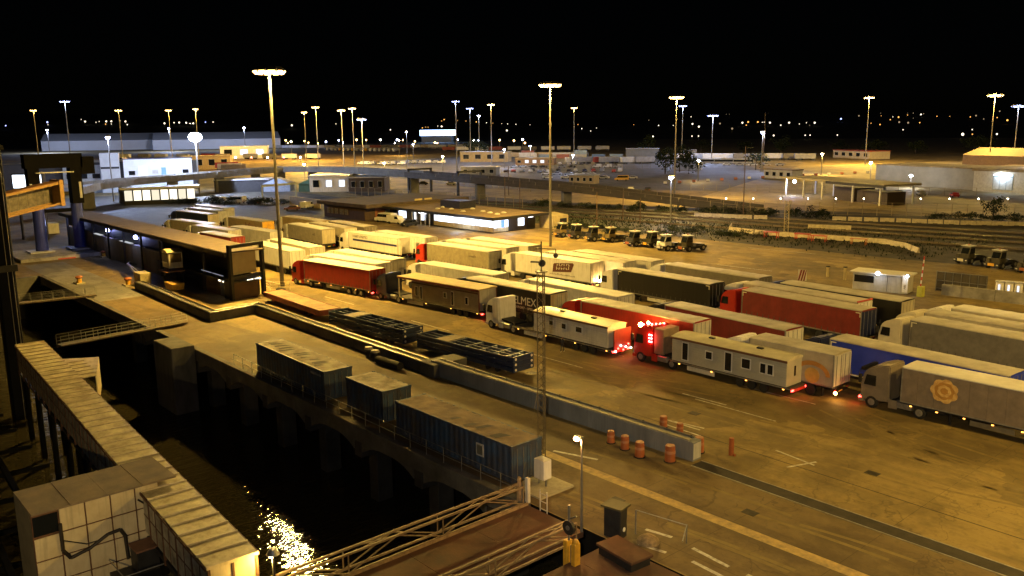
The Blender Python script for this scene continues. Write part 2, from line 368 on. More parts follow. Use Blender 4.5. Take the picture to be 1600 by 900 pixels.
def crinkle_roof(L, W, z, seedv, hump=.02):
    rnd = random.Random(seedv); mb = MB(); nx = int(L/.35); ny = 6; vs = []; fs = []
    for i in range(nx+1):
        for j in range(ny+1): vs.append((.05+(L-.1)*i/nx, .05+(W-.1)*j/ny, z + hump*(i % 2) + rnd.uniform(-.012,.012)))
    for i in range(nx):
        for j in range(ny): a = i*(ny+1)+j; fs.append((a,a+ny+1,a+ny+2,a+1))
    mb.add(vs, fs); return mb.mesh()
cblue = mat('faded dark blue steel', (.03,.075,.165), .6, .1, .45, 1.1, dirt=(.05,.035,.025), wash=.5)
rustroof = mat('stained container roof', (.42,.38,.29), .8, 0, .5, .9, bump=.3, bscale=6, dirt=(.10,.07,.04))
rustroof2 = mat('rusty container roof', (.24,.17,.10), .85, 0, .6, .8, bump=.3, bscale=6, dirt=(.08,.045,.025))
def container(x, y, L, ang, label, rm, sd, streaks=0, window=False):
    root = thing('shipping_container', label, 'container', (x,y,.06), ang, 'containers on the quay')
    obj('corrugated_wall', container_mesh(L), cblue, root); obj('frame', frame_mesh(L), cblue, root)
    rf = obj('roof', crinkle_roof(L, 2.45, 2.29, sd), rm, root); rnd = random.Random(sd)
    tar = mat('peeled tar strip', (.035,.03,.025), .8, 0, .3, 3)
    for i in range(streaks):
        xx = rnd.uniform(.6, L-1); yy = rnd.uniform(.3,.9); k = rnd.uniform(.5,1.3)
        mb = MB(); mb.add([(xx,yy,2.335),(xx+.35,yy-.1,2.335),(xx+.5+k*.2,yy+k,2.335),(xx+.2,yy+k*.8,2.335)], [(0,1,2,3)]); obj('tar_strip', mb, tar, rf)
    cc_ = cm('casting', lambda: MB().box(-.1,-.1,-.09,.1,.1,.09).mesh())
    for xx in (.08,L-.08):
        for yy in (.06,2.39):
            for zz in (.08,2.24): obj('corner_casting', cc_, cblue, root, (xx,yy,zz))
    cmk = MB(); rk = random.Random(sd+1)
    for i in range(9): cmk.box(L-2.1+i*.19,-.062,1.82,L-2.0+i*.19,-.05,1.82+rk.choice((.16,.2)))
    if L > 6 and not window: obj('code_marks', cmk, mat('worn code paint',(.4,.42,.42),.7), root)['kind'] = 'stuff'
    dm = cm('cdoor', lambda: MB().box(0,0,.14,.03,1.05,2.15).mesh())
    for yy in (.15, 1.25):
        d = obj('door', dm, cblue, root, (L-.01, yy, 0))
        for q in (.25,.75): obj('lock_rod', MB().tube((.06,q,.16),(.06,q,2.1),.022,n=6), steel, d)
    if window:
        wn = obj('window', MB().box(L-3.2,-.06,.95,L-2.5,-.02,1.75), palegrey, root); obj('pane', MB().box(L-3.1,-.08,1.05,L-2.6,-.061,1.65), mat('dusty pane',(.12,.12,.1),.4), wn)
    return root
container(-69.6,31.4,12.3,R_(-1.0), 'dark blue container with torn tar strips across its pale roof, farthest along the quay', rustroof, 3, 13)
container(-54.9,31.7,5.0,R_(0), 'short dark blue container between two long ones on the quay edge', rustroof, 5, 0)
container(-47.5,31.2,11.9,R_(.6), 'long dark container with rusty roof and small window beside the white cabinet', rustroof2, 9, 5, True)

# ---------------------------------------------------------------- flat deck and stacked skeletal trailers
def roll_trailer():
    root = thing('flatbed_trailer', 'low rust red flat deck trailer parked by the pipe wall', 'trailer', (-97.7,45.5,0), R_(-2.2))
    L, W = 14.8, 2.6
    deckm = mat('worn timber deck', (.33,.215,.10), .8, 0, .5, .6, bump=.3, bscale=6, dirt=(.16,.10,.05))
    redm = mat('rust red side rail', (.20,.035,.022), .6, 0, .4, 1.5)
    for i in range(12): 
        x0 = i*L/12; obj('deck_board', MB().box(x0+.01,.1,1.02,x0+L/12-.01,W-.1,1.15+.006*(i%3)), deckm, root)
    for y0 in (0, W-.1): obj('side_rail', MB().box(0,y0,.55,L,y0+.1,1.18), redm, root)
    for x0 in (-.1, L): obj('end_rail', MB().box(x0,0,.55,x0+.1,W,1.18), redm, root)
    wmm = cm('solidwheel', lambda: MB().tube((0,0,.3),(0,.4,.3),.3,n=14).mesh())
    for x in (10.5,11.6):
        for y in (.35, W-.75): obj('wheel', wmm, black, root, (x,y,0))
    for y in (.5, W-.7): obj('support_leg', MB().box(1.2,y,0,1.5,y+.2,.6), redm, root)
roll_trailer()
skm = mat('blue black frame paint', (.018,.035,.10), .45, .2, .35, 2)
def skeletal_parts():
    L, W = 12.6, 2.35
    rail = MB().box(0,-.06,0,L,.06,.36).mesh(bevel=.02)
    cross = MB().box(-.09,.1,.1,.09,W-.1,.34).mesh(); end = MB().box(-.1,-.08,-.02,.1,W+.08,.42).mesh(bevel=.02)
    disc = MB().tube((0,0,0),(.04,0,0),.11,n=14).mesh(); plate = MB().box(0,.1,.3,1.5,W-.1,.37).mesh()
    return L, W, rail, cross, end, disc, plate
SK = skeletal_parts()
def skeletal(x, y, z, ang, label, wheels=False):
    L, W, rail, cross, end, disc, plate = SK
    root = thing('skeletal_trailer', label, 'trailer', (x,y,z), ang, 'stacked skeletal trailers')
    for yy in (.02, W-.02): obj('side_rail', rail, skm, root, (0,yy,0))
    for yy in (W*.36, W*.64): obj('inner_rail', rail, skm, root, (0,yy,-.05))
    for xx in (2.5,4.4,6.6,8.4,10.1,11.6): obj('cross_member', cross, skm, root, (xx,0,0))
    for xx in (0, L): obj('end_beam', end, skm, root, (xx,0,0))
    obj('deck_plate', plate, mat('worn plate', (.20,.17,.12), .6, .2, .4, 2), root, (2.7,0,0))
    for yy in (.2, W-.2): obj('rear_reflector', disc, mat('pale reflector', (.75,.72,.68), .3), root, (L+.1,yy,.2))
    if wheels:
        wmm = cm('skwheel', lambda: MB().tube((0,0,0),(0,.3,0),.24,n=14).mesh())
        for xx in (9.2,10.4):
            for yy in (.2, W-.5): obj('wheel', wmm, black, root, (xx,yy,-.16))
    return root
for i, t in enumerate(('lowest', 'middle', 'topmost')):
    skeletal(-79.3,44.2,.42+i*.5, R_(3.4), f'blue black skeletal trailer, {t} of the stack next to the red flat deck', i == 0)
for i, t in enumerate(('lowest', 'middle', 'topmost')):
    skeletal(-64.6,45.2,.42+i*.46, R_(4.0), f'blue black skeletal trailer, {t} of the stack behind the pale parapet wall', i == 0)

# mooring bollards and drums
def bollard(x, y, label):
    r = thing('mooring_bollard', label, 'bollard', (x,y,0), group='mooring bollards')
    obj('post', MB().tube((0,0,0),(0,0,.8),.3,.26,n=14), chas, r); obj('cap', MB().tube((0,0,.8),(0,0,1.0),.42,.36,n=14), mat('worn steel cap',(.35,.33,.3),.5,.3), r)
bollard(-66.1,40.7,'black mooring bollard by the pipe wall, left of a pair'); bollard(-64.7,40.5,'black mooring bollard by the pipe wall, right of a pair')
tag(obj('fender_roll', MB().tube((-63.8,40.2,.35),(-60.4,40.3,.4),.36,n=14), black), 'black rubber fender roll lying against the pipe wall', 'fender')
def drum(x, y, h, label):
    r = thing('traffic_drum', label, 'drum', (x,y,0), group='orange drums round the parapet wall')
    rr = h*.33
    obj('base', MB().tube((0,0,0),(0,0,.07),rr*1.15,n=16), black, r)
    obj('body', MB().tube((0,0,.07),(0,0,h),rr,rr*.88,n=18), orange, r)
    obj('band', MB().tube((0,0,h*.55),(0,0,h*.72),rr*.97,rr*.95,n=18), mat('faded band',(.42,.19,.1),.5), r)
    obj('lid', MB().tube((0,0,h),(0,0,h+.04),rr*.8,n=16), mat('pale lid',(.45,.24,.14),.6), r)
for x, y, h, t in ((-36.2,40.7,.82,'farthest of four orange drums in front of the grey parapet wall'),(-34.8,40.5,.9,'second farthest of four orange drums in front of the grey parapet wall'),(-33.3,40.2,.98,'orange drum third along the front of the grey parapet wall'),
                   (-31.5,41.0,1.05,'orange drum nearest the white end panel, in front of the parapet wall'),(-35.6,45.5,.85,'orange drum farthest back behind the parapet wall'),(-34.1,45.4,.75,'small orange drum behind the parapet wall'),(-31.2,43.6,1.0,'orange drum just behind the end of the parapet wall')):
    drum(x, y, h, t)
r = thing('orange_post', 'slim orange marker post standing alone on the yard by the parapet end', 'post', (-29.5,44.7,0))
obj('tube', MB().tube((0,0,0),(0,0,1.15),.16,n=14), orange, r); obj('foot', MB().tube((.12,0,.05),(.3,0,.05),.1,n=8), orange, r)

# ---------------------------------------------------------------- covered passenger walkway, bottom left
cream = mat('yellowed roof sheet', (.64,.58,.38), .55, 0, .45, .9, dirt=(.20,.14,.07))
creamw = mat('cream wall panel', (.60,.53,.36), .55, 0, .22, .9, dirt=(.34,.24,.12), wash=.5)
framem = mat('rusty frame', (.13,.06,.03), .7, 0, .4, 3)
dirtyw = mat('dirty glazed panel', (.48,.46,.38), .45, 0, .5, 1.6, dirt=(.12,.10,.07), wash=.5)
def walkway():
    A = Vector((-83.3,16.6)); B = Vector((-33.8,13.5)); L = (B-A).length; ang = math.atan2(B.y-A.y, B.x-A.x)
    root = thing('covered_walkway', 'long covered walkway with ribbed cream roof and dirty side panels over the water', 'walkway', (A.x,A.y,0), ang)
    H = 2.42; hw = 1.05; N = 40; dx = L/N
    pm = cm('wroof', lambda: MB().prism([(0.02,0),(dx-.02,0),(dx-.02,.05),(.02,.05)], -hw-.08, hw+.08).mesh())
    rib = cm('wrib', lambda: MB().box(-.035,-hw-.1,0,.035,hw+.1,.10).mesh())
    for i in range(N):
        obj('roof_panel', pm, cream, root, (i*dx,0,H+random.uniform(0,.01))); obj('roof_rib', rib, creamw, root, (i*dx,0,H+.02))
    M_ = 22; dw = L/M_
    wp = cm('wwall', lambda: MB().box(.07,0,.25,dw-.07,.04,H-.12).mesh()); po = cm('wpost', lambda: MB().box(-.07,-.03,-.3,.07,.09,H).mesh())
    for s_ in (-1, 1):
        for i in range(M_):
            p = obj('wall_panel', wp, dirtyw, root, (i*dw, s_*hw-.02, 0))
            if s_ < 0: obj('mullion', MB().box(dw*.5-.025,-.03,.25,dw*.5+.025,.0,H-.12), framem, p); obj('transom', MB().box(.07,-.02,1.2,dw-.07,.0,1.26), framem, p)
        for i in range(M_+1): obj('post', po, framem, root, (i*dw, s_*hw-.03, 0))
        obj('gutter', MB().box(0,s_*(hw+.1)-.06,H-.12,L,s_*(hw+.1)+.06,H+.02), framem, root)
    obj('floor', MB().box(-.2,-hw,-.3,L,hw,-.05), darksteel, root)
    e = obj('end_wall', MB().box(L-.04,-hw,0,L+.02,hw,H), creamw, root); obj('end_mullion', MB().box(L+.02,-.05,0,L+.05,.05,H), framem, e)
    obj('end_trim', MB().box(L-.02,-hw-.1,H-.05,L+.09,hw+.1,H+.10), creamw, root)
    # side porch
    ps = obj('porch_roof', MB().prismz([(7.6,hw),(14.6,hw),(14.6,hw+1.2),(9.0,hw+2.6)], H-.06, H+.03), cream, root)
    for i in range(5): obj('porch_rib', MB().box(9.4+i*1.1,hw+.1,H+.03,9.46+i*1.1,hw+1.4,H+.09), creamw, ps)
    obj('porch_wall', MB().prismz([(9.1,hw+2.5),(14.5,hw+1.12),(14.5,hw+1.2),(9.0,hw+2.6)], 0, H-.06), creamw, root)
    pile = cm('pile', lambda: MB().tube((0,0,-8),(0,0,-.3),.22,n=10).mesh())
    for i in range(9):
        for s_ in (-.8,.8): obj('pile', pile, mat('shade black pile', (.008,.008,.008), .9, 0, .3, 1, spec=.05), root, (1+i*5.8,s_,0))  # piles coloured black to stand for the dark below the walkway
walkway()
def stair_block():
    root = thing('panelled_block', 'cream panelled block with dark roof crossing the covered walkway', 'building', (-43.9,7.9,0), R_(0))
    W = 6.0; D = 3.5; zt = 2.75
    dk = mat('bitumen roof', (.11,.09,.075), .9, 0, .6, .8, bump=.3, dirt=(.26,.2,.13))
    nR = 4
    for i in range(nR): obj('roof_sheet', MB().box(-D,i*W*1.15/nR+.01,zt+.01,.12,(i+1)*W*1.15/nR-.01,zt+.1+.015*(i%2)), dk, root)
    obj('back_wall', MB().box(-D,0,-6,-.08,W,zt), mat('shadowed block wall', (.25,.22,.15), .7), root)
    cols, rows = 5, 6; cw = W/cols; rh = 1.22
    pm = cm('sbpanel', lambda: MB().box(0,.035,.035,.05,cw-.035,rh-.035).mesh(bevel=.01))
    for c in range(cols):
        for r_ in range(rows):
            if c == 0 and r_ == 0: obj('window', MB().box(-.02,.05,zt-rh+.1,.02,cw-.05,zt-.12), glassm, root); continue
            obj('wall_panel', pm, creamw, root, (-.03, c*cw, zt-(r_+1)*rh))
    obj('panel_joint_frame', MB().box(-.08,0,-5,-.03,W,zt), framem, root)
    hose = mat('black hose', (.02,.015,.012), .6)
    obj('hose', MB().path([(.1,1.2,2.0),(.1,1.2,.6),(.12,1.5,.1),(.12,2.4,.3),(.12,3.3,.75),(.12,3.9,.8),(.12,4.1,.4),(.12,4.15,-.9)], .09, 8), hose, root)
    obj('conduit', MB().path([(.08,1.25,1.1),(.08,2.3,.55),(.08,2.9,.55)], .03), hose, root)
    obj('downpipe', MB().path([(.08,4.9,2.1),(.08,5.4,1.6),(.08,5.4,-1.4)], .05), hose, root)
    t = obj('pump_unit', MB().box(.3,4.2,-1.3,1.5,5.6,-.1), darksteel, root, bevel=.08); obj('lid', MB().box(.28,4.15,-.1,1.55,5.65,.0), mat('rusty lid',(.2,.1,.06),.7), t)
    obj('landing', MB().box(.05,3.2,-1.6,2.6,6.2,-1.35), darksteel, root)
    obj('landing_rail', MB().path([(.2,3.2,-.6),(2.5,3.2,-.6),(2.5,6.0,-.6)], .03), steel, root)
    obj('tank', MB().box(.4,1.4,-3.4,1.8,2.9,-1.4), darksteel, root, bevel=.1)
stair_block()
# lamp on the walkway end
r = thing('walkway_lamp', 'small shaded floodlight beside the end of the covered walkway', 'lamp', (-33.0,15.0,-3))
obj('post', MB().tube((0,0,-3),(0,0,5.5),.07,n=8), darksteel, r)
obj('hood', MB().tube((0,0,5.5),(0,0,5.75),.30,.14,n=14), steel, r)
obj('lens', MB().ball((-.05,-.05,5.44),.14), emit('lamp lens warm',(1,.6,.25),30), r)
light('walkway_lamp_light', (-.1,-.2,5.15), SOD, 200, .12, r)

# steel dock work in the shadow left of the walkway
dockm = mat('shade black dock steel', (.008,.008,.008), .85, 0, .3, 1, spec=.08)  # steel coloured near black to stand for the shadow
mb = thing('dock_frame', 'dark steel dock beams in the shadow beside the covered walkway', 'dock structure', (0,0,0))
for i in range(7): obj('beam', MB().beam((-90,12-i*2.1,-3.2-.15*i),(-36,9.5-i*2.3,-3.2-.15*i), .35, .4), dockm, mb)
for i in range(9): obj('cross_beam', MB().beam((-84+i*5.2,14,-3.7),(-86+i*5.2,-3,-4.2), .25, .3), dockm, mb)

# ---------------------------------------------------------------- two footbridges and the dark tower
def footbridge(a, b_, label, z=.25):
    a = Vector((*a,z)); b_ = Vector((*b_,z)); root = thing('footbridge', label, 'bridge', a); d = b_-a; q = Vector((-d.y,d.x,0)).normalized()*.55
    obj('deck', MB().beam((0,0,0), d, 1.2, .12), mat('grating',(.14,.11,.07),.7,.2,.4,4), root)
    obj('girder', MB().tube(q*1.05+Vector((0,0,-.15)), d+q*1.05+Vector((0,0,-.15)), .16, n=8), mat('rusty girder',(.28,.17,.09),.7,.1,.4,2), root)
    pm = cm('fbpost', lambda: MB().tube((0,0,0),(0,0,1.0),.025,n=5).mesh())
    for s_ in (-1,1):
        k = int(d.length/1.1)
        for i in range(k+1): obj('rail_post', pm, steel, root, d*(i/k)+q*s_)
        for zz in (.35,.68,1.0): obj('handrail', MB().tube(q*s_+Vector((0,0,zz)), d+q*s_+Vector((0,0,zz)), .018, n=5), steel, root)
footbridge((-90.3,20.5),(-92.0,33.5),'nearer railed footbridge from the covered walkway to the quay')
footbridge((-117,21.5),(-115.8,31.2),'farther railed footbridge beside the dark tower')
r = thing('mooring_tower', 'tall dark steel tower standing in the basin at the picture edge', 'tower', (-89.7,16.5,0))
obj('shaft', MB().box(-.7,-.75,-8,.7,.75,19.3), mat('blue black steel',(.006,.007,.014),.7,0,.4,1,spec=.1), r, bevel=.1)
obj('collar', MB().box(-.9,-.95,8.2,.9,.95,8.8), darksteel, r); obj('cap', MB().box(-.9,-.95,19.3,.9,.95,19.7), darksteel, r)
obj('ladder', MB().path([(.76,.1,-6),(.76,.1,19)],.03).path([(.76,.5,-6),(.76,.5,19)],.03), steel, r)
tag(obj('concrete_dolphin', MB().box(-84.8,27.6,-8,-79.9,29.85,.55), mat('stained grey concrete',(.11,.108,.105),.85,0,.5,.6,streak=.3), bevel=.08), 'grey concrete mooring dolphin against the quay beside the footbridge', 'dolphin')

# ---------------------------------------------------------------- link span in the foreground
def box_truss(label, x, y0, y1, wd, ht, z):
    root = thing('lattice_girder', label, 'girder', (x,y0,z)); L = y1-y0; s_ = 1 if L > 0 else -1
    tm = mat('pale girder paint', (.25,.20,.13), .6, .1, .4, 2.5, dirt=(.18,.11,.06))
    for xx in (0, wd):
        for zz in (0, ht): obj('chord', MB().beam((xx,0,zz),(xx,L,zz), .11, .10), tm, root)
    N = 10; st = L/N
    for i in range(N):
        za, zb = (0, ht) if i % 2 == 0 else (ht, 0)
        for xx in (0, wd): obj('brace', MB().beam((xx,i*st,za),(xx,(i+1)*st,zb), .055, .055), tm, root)
        if i % 2 == 0:
            for xx in (0, wd): obj('upright', MB().beam((xx,i*st,0),(xx,i*st,ht), .055, .055), tm, root)
        if i % 3 == 0:
            for k in (0,1): obj('top_brace', MB().beam((wd*k,i*st,ht),(wd*(1-k),(i+.8)*st,ht), .06, .05), tm, root)
    return root
lk = thing('link_span', 'rust brown loading ramp deck running down to the ship', 'ramp', (-33,30.2,0))
for i in range(7):
    y1 = -i*4.1; obj('deck_plate', MB().box(.05,y1-4.08,-.35,4.3,y1,-.02+.006*(i%2)), rust, lk)
obj('kerb', MB().box(-.05,-29,-.35,.05,0,.12), mat('worn kerb',(.4,.28,.15),.7,0,.4,3), lk)
box_truss('lattice girder along the water side of the rust brown ramp', -33.55, 29.9, 2, .5, 1.0, .12)
box_truss('lattice girder beside the lamp post on the rust brown ramp', -28.55, 29.0, 2, .5, .95, .1)
r = thing('girder_post', 'pair of short pale posts ending the ramp girder', 'post', (-33.3,30.25,0))
obj('post', MB().box(0,0,0,.24,.24,1.5), offwhite, r, bevel=.03); obj('post', MB().tube((-.35,-.1,0),(-.35,-.1,1.45),.12,n=10), mat('worn kerb',(.4,.28,.15)), r)
r = thing('service_cabinet', 'white electric cabinet on a pale slab beside the long rusty container', 'cabinet', (-34.2,32.5,0))
obj('slab', MB().box(-1.2,-1.4,0,1.3,1.3,.12), mat('pale slab',(.42,.38,.24),.8,0,.3,2), r)
for x in (-.3,.3): obj('leg', MB().box(x-.04,-.04,.12,x+.04,.04,.6), steel, r)
obj('case', MB().box(-.42,-.32,.55,.42,.32,1.75), offwhite, r, bevel=.03); obj('door', MB().box(.42,-.28,.6,.44,.28,1.7), white, r)
r = thing('ladder_cage', 'small pale steel ladder frame at the quay edge near the cabinet', 'ladder', (-32.2,30.4,0))
for x in (0,.55): obj('stile', MB().tube((x,0,-1.5),(x,0,1.1),.035,n=6), offwhite, r)
for k in range(5): obj('rung', MB().tube((0,0,-.9+k*.45),(.55,0,-.9+k*.45),.025,n=6), offwhite, r)
# platform, hatch box, hoist
pl = thing('steel_platform', 'rust brown steel platform with hatch beside the ramp', 'platform', (-26.9,30.3,0))
for i in range(3): obj('plate', MB().box(.0,-2.6*(i+1)+.02,-.4,6.9,-2.6*i,-.02), rust, pl)
r = thing('hatch_box', 'low dark box with rusty lid on the brown platform', 'box', (-26.5,29.0,0), R_(-6))
obj('body', MB().box(0,0,0,2.3,1.25,.42), chas, r); obj('lid', MB().box(-.12,-.1,.42,2.42,1.35,.56), rust, r, bevel=.02)
r = thing('yellow_hoist', 'yellow hydraulic hoist column with a pulley wheel on top', 'hoist', (-26.9,27.4,0))
for x in (-.32,.22): obj('column', MB().box(x,-.2,-7,x+.26,.2,1.1), yellow, r, bevel=.02)
obj('ram', MB().tube((.08,0,-6),(.08,0,.9),.07,n=10), steel, r); obj('cap', MB().ball((.36,0,1.15),.17), yellow, r)
obj('pulley', MB().tube((-.1,-.08,1.75),(-.1,.08,1.75),.36,n=18), darksteel, r); obj('pulley_hub', MB().tube((-.1,-.12,1.75),(-.1,.12,1.75),.12,n=10), steel, r)
obj('mast', MB().tube((-.1,0,1.1),(-.1,0,2.9),.06,n=8), steel, r); obj('arm', MB().tube((-.1,0,2.2),(.4,0,2.5),.04,n=6), steel, r)
r = thing('control_kiosk', 'black control kiosk standing at the head of the ramp', 'kiosk', (-27.2,31.0,0), R_(10))
obj('cabinet', MB().box(-.5,-.35,0,.5,.35,1.65), darksteel, r, bevel=.04); obj('canopy', MB().box(-.6,-.5,1.65,.6,.5,1.75), mat('olive canopy',(.09,.08,.04),.6), r)
obj('gauge', MB().tube((.51,0,.5),(.54,0,.5),.12,n=12), white, r)
r = thing('barrier_gate', 'thin swing barrier pole fencing the ramp head', 'barrier', (-26.6,31.9,0))
obj('pole', MB().tube((0,0,1.35),(2.4,1.1,1.0),.02,n=6), steel, r); obj('leg', MB().tube((2.4,1.1,0),(2.4,1.1,1.05),.03,n=6), steel, r); obj('return_pole', MB().tube((2.4,1.1,1.0),(3.2,-.3,.9),.03,n=6), steel, r); obj('post', MB().tube((0,0,0),(0,0,1.35),.04,n=6), steel, r)
tag(obj('gravel_heap', MB().ball((-25.6,31.7,-.05),.62,12,6,.75), mat('sand heap',(.3,.21,.11),.95,0,.5,4,bump=.8,bscale=9)), 'small heap of sand behind the black kiosk', 'heap')
# lattice mast with cameras
def lattice_mast():
    root = thing('lattice_mast', 'slim lattice mast carrying cameras beside the rusty container', 'mast', (-37.7,35.8,0)); H = 12.0; a = .28
    C = [(a*math.cos(t), a*math.sin(t)) for t in (0, 2.094, 4.189)]
    lm = mat('dull lattice paint', (.16,.13,.08), .5, .4, .3, 4)
    for c in C: obj('leg', MB().tube((*c,0),(*c,H),.035,n=6), lm, root)
    N = 24
    for k in range(3):
        p, q = C[k], C[(k+1)%3]; mb = MB()
        for i in range(N): mb.tube((*p,i*H/N),(*q,(i+1)*H/N),.016,n=4,cap=False)
        obj('zigzag_bracing', mb, lm, root)
    obj('top_plate', MB().tube((0,0,H),(0,0,H+.06),.4,n=10), lm, root); obj('pole', MB().tube((0,0,H),(0,0,H+1.9),.045,n=6), lm, root)
    cam_ = obj('camera', MB().ball((.05,0,H+.55),.24), darksteel, root); obj('bracket', MB().beam((-.55,-.4,H+.62),(.1,0,H+.62),.1,.1), darksteel, cam_)
    obj('dome_camera', MB().ball((.75,.5,H+1.05),.17), darksteel, root); obj('cross_arm', MB().path([(-.3,-.2,H+1.45),(.75,.5,H+1.45),(.75,.5,H+1.1)],.035), lm, root)
    obj('guy_wire', MB().tube((0,0,6),(2.6,-4.2,0),.012,n=4), lm, root)
lattice_mast()
r = thing('yard_lamp', 'short street lamp with warm orange head at the ramp corner', 'lamp', (-28.7,30.05,0))
obj('pole', MB().tube((0,0,0),(0,0,2.9),.075,.06,n=10), steel, r); obj('upper_pole', MB().tube((0,0,2.9),(0,0,5.2),.055,.045,n=10), steel, r)
h_ = obj('lamp_head', MB().obb((-.12,-.1,5.2),(.5,.2,.12)), steel, r); obj('lens', MB().ball((-.2,-.16,5.1),.17,10,6,.7), emit('sodium lens',(1,.5,.2),40), h_)
light('yard_lamp_light', (-.2,-.16,4.85), (1,.45,.13), 190, .15, r)
# deck floodlights of the ship, behind and below the viewpoint
r = thing('ship_floodlight', 'white deck floodlight on the ship superstructure behind the viewpoint', 'floodlight', (7,-9,0))
obj('post', MB().tube((0,0,-6),(0,0,27),.16,.1,n=8), steel, r); obj('housing', MB().obb((0,0,27.2),(.6,.5,.4)), darksteel, r); obj('lens', MB().obb((-.2,.27,27.1),(.34,.03,.24)), emit('ship flood lens',(1,.9,.7),20), r)
light('ship_quay_flood', (-.9,.3,26.6), (.80,.90,1), 3000, .3, r, spot=44, blend=.8, aim=(-50,31,0))
light('ship_flood', (-.4,.6,27.0), (1,.79,.47), 27000, .3, r, spot=52, blend=.7, aim=(-36,72,2))
r = thing('ship_rail_lamp', 'sodium deck lamp on the ship rail below the viewpoint', 'floodlight', (-13,-3,0))
obj('post', MB().tube((0,0,-6),(0,0,10),.1,n=8), steel, r); obj('housing', MB().obb((0,0,10.2),(.5,.4,.3)), darksteel, r); obj('lens', MB().obb((-.27,.05,10.2),(.03,.34,.24)), emit('ship flood lens',(1,.9,.7),20), r)
light('ship_rail_flood', (-.5,.1,10.2), (1,.68,.26), 7000, .15, r, spot=46, blend=.9, aim=(-45,10.5,0))
# ---------------------------------------------------------------- articulated trucks
TW = 2.5; TH = 3.6; TB = 1.0
tailm = emit('tail light', (1,.03,.02), 14); amberm = emit('amber marker', (1,.36,.05), 5); whitel = emit('white marker', (.9,.95,1), 10)
tailoff = mat('unlit tail lamp', (.25,.015,.012), .3); headoff = mat('unlit head lamp', (.6,.62,.65), .2)
reflm = mat('reflective corner tape', (.85,.82,.6), .3)
def wheel_mesh():
    mb = MB(); prof = [(0,.20),(.0,.40),(.05,.47),(.25,.47),(.3,.40),(.3,.20)]; n = 16
    vs = []; fs = []
    for y, r in prof:
        for i in range(n): t = 2*math.pi*i/n; vs.append((r*math.cos(t), y, r*math.sin(t)))
    for j in range(len(prof)-1):
        for i in range(n): fs.append((j*n+i,j*n+(i+1)%n,(j+1)*n+(i+1)%n,(j+1)*n+i))
    fs.append(tuple(range(n))); fs.append(tuple(range(5*n+n-1,5*n-1,-1)))
    return mb.add(vs, fs).mesh()
WHEEL = wheel_mesh(); RIM = MB().tube((0,-.012,0),(0,.03,0),.25,.29,n=14).mesh()
def wheel(parent, x, y, rim=True):
    o = obj('wheel', WHEEL, black, parent, (x,y,.47))
    if rim: obj('rim', RIM, rimm, o, (0,0,0) if y < 1.2 else (0,.3,0))
def body_mesh(L, style):
    mb = MB()
    if style == 'curtain':
        N = int(L/.14)
        for y, s_ in ((0,-1),(TW,1)):
            vs = []; fs = []
            for i in range(N+1):
                x = -L + L*i/N; o = .005*math.sin(i*1.35)+.006*math.sin(i*.47)
                vs += [(x,y-s_*.03+s_*o,TB+.06),(x,y-s_*.03+s_*o*.6,TH-.12)]
            for i in range(N): fs.append((2*i,2*i+2,2*i+3,2*i+1))
            mb.add(vs, fs)
    else:
        N = int(L/1.15)
        for y, s_ in ((0,-1),(TW,1)):
            for i in range(N):
                a = -L+L*i/N+.008; b_ = -L+L*(i+1)/N-.008
                mb.box(a, min(y,y-s_*.03), TB+.06, b_, max(y,y-s_*.03), TH-.1)
    mb.box(-L+.01,.03,TB,-.03,TW-.03,TH-.05)
    return mb.mesh()
def roof_mesh(L, bows):
    mb = MB(); N = int(L/.3); vs = []; fs = []; ys = [-.01,.12,.7,1.25,1.8,TW-.12,TW+.01]; cz = [-.03,.02,.035,.045,.035,.02,-.03]
    rnd = random.Random(int(L*100)+bows)
    for i in range(N+1):
        x = -L+L*i/N
        for j, y in enumerate(ys): vs.append((x,y,TH+cz[j]+(.022*((i//2) % 2) if bows and 0 < j < 6 else 0)+(rnd.uniform(-.006,.006) if 0 < j < 6 else 0)))
    k = len(ys)
    for i in range(N):
        for j in range(k-1): a = i*k+j; fs.append((a,a+k,a+k+1,a+1))
    mb.add(vs, fs); mb.box(-L,-.012,TH-.1,0,.03,TH-.031); mb.box(-L,TW-.03,TH-.1,0,TW+.012,TH-.031)
    return mb.mesh()
def cab_mesh(k):
    p = [(-2.1,.5),(-2.25,1.0),(-2.24,1.75),(-2.02,2.65),(-1.65,3.02),(-.75,3.38 if k else 3.1),(-.12,3.42 if k else 3.12),(-.05,.7)]
    return MB().prism(p, .03, TW-.03).mesh(bevel=.09, seg=2)
CAB = [cab_mesh(0), cab_mesh(1)]
WIND = MB().add([(-2.275,.16,1.72),(-2.275,TW-.16,1.72),(-2.06,TW-.22,2.6),(-2.06,.22,2.6),(-2.2,.16,1.72),(-2.2,TW-.16,1.72),(-1.98,TW-.22,2.6),(-1.98,.22,2.6)],
               [(0,1,2,3),(7,6,5,4),(0,4,5,1),(1,5,6,2),(2,6,7,3),(3,7,4,0)]).mesh()
SWIN = MB().prism([(-2.0,1.72),(-1.1,1.72),(-1.1,2.5),(-1.82,2.5)], 0, .03).mesh()
MIRR = MB().box(-2.3,-.3,1.85,-2.1,-.05,2.5).mesh(bevel=.03); GRIL = MB().box(-2.28,.5,.75,-2.2,TW-.5,1.5).mesh()
HEAD = MB().box(-2.29,0,.68,-2.15,.34,.88).mesh(); BUMP = MB().box(-2.34,.05,.35,-1.9,TW-.05,.62).mesh(bevel=.04)
TCH = MB().box(-1.9,.55,.55,3.7,.8,.85).box(-1.9,TW-.8,.55,3.7,TW-.55,.85).box(-1.7,.8,.6,3.6,TW-.8,.72).mesh()
TANK = MB().box(.3,.05,.42,1.6,.55,.92).mesh(bevel=.06); SKIRT = MB().box(-.1,.02,.32,.55,.1,.95).mesh()
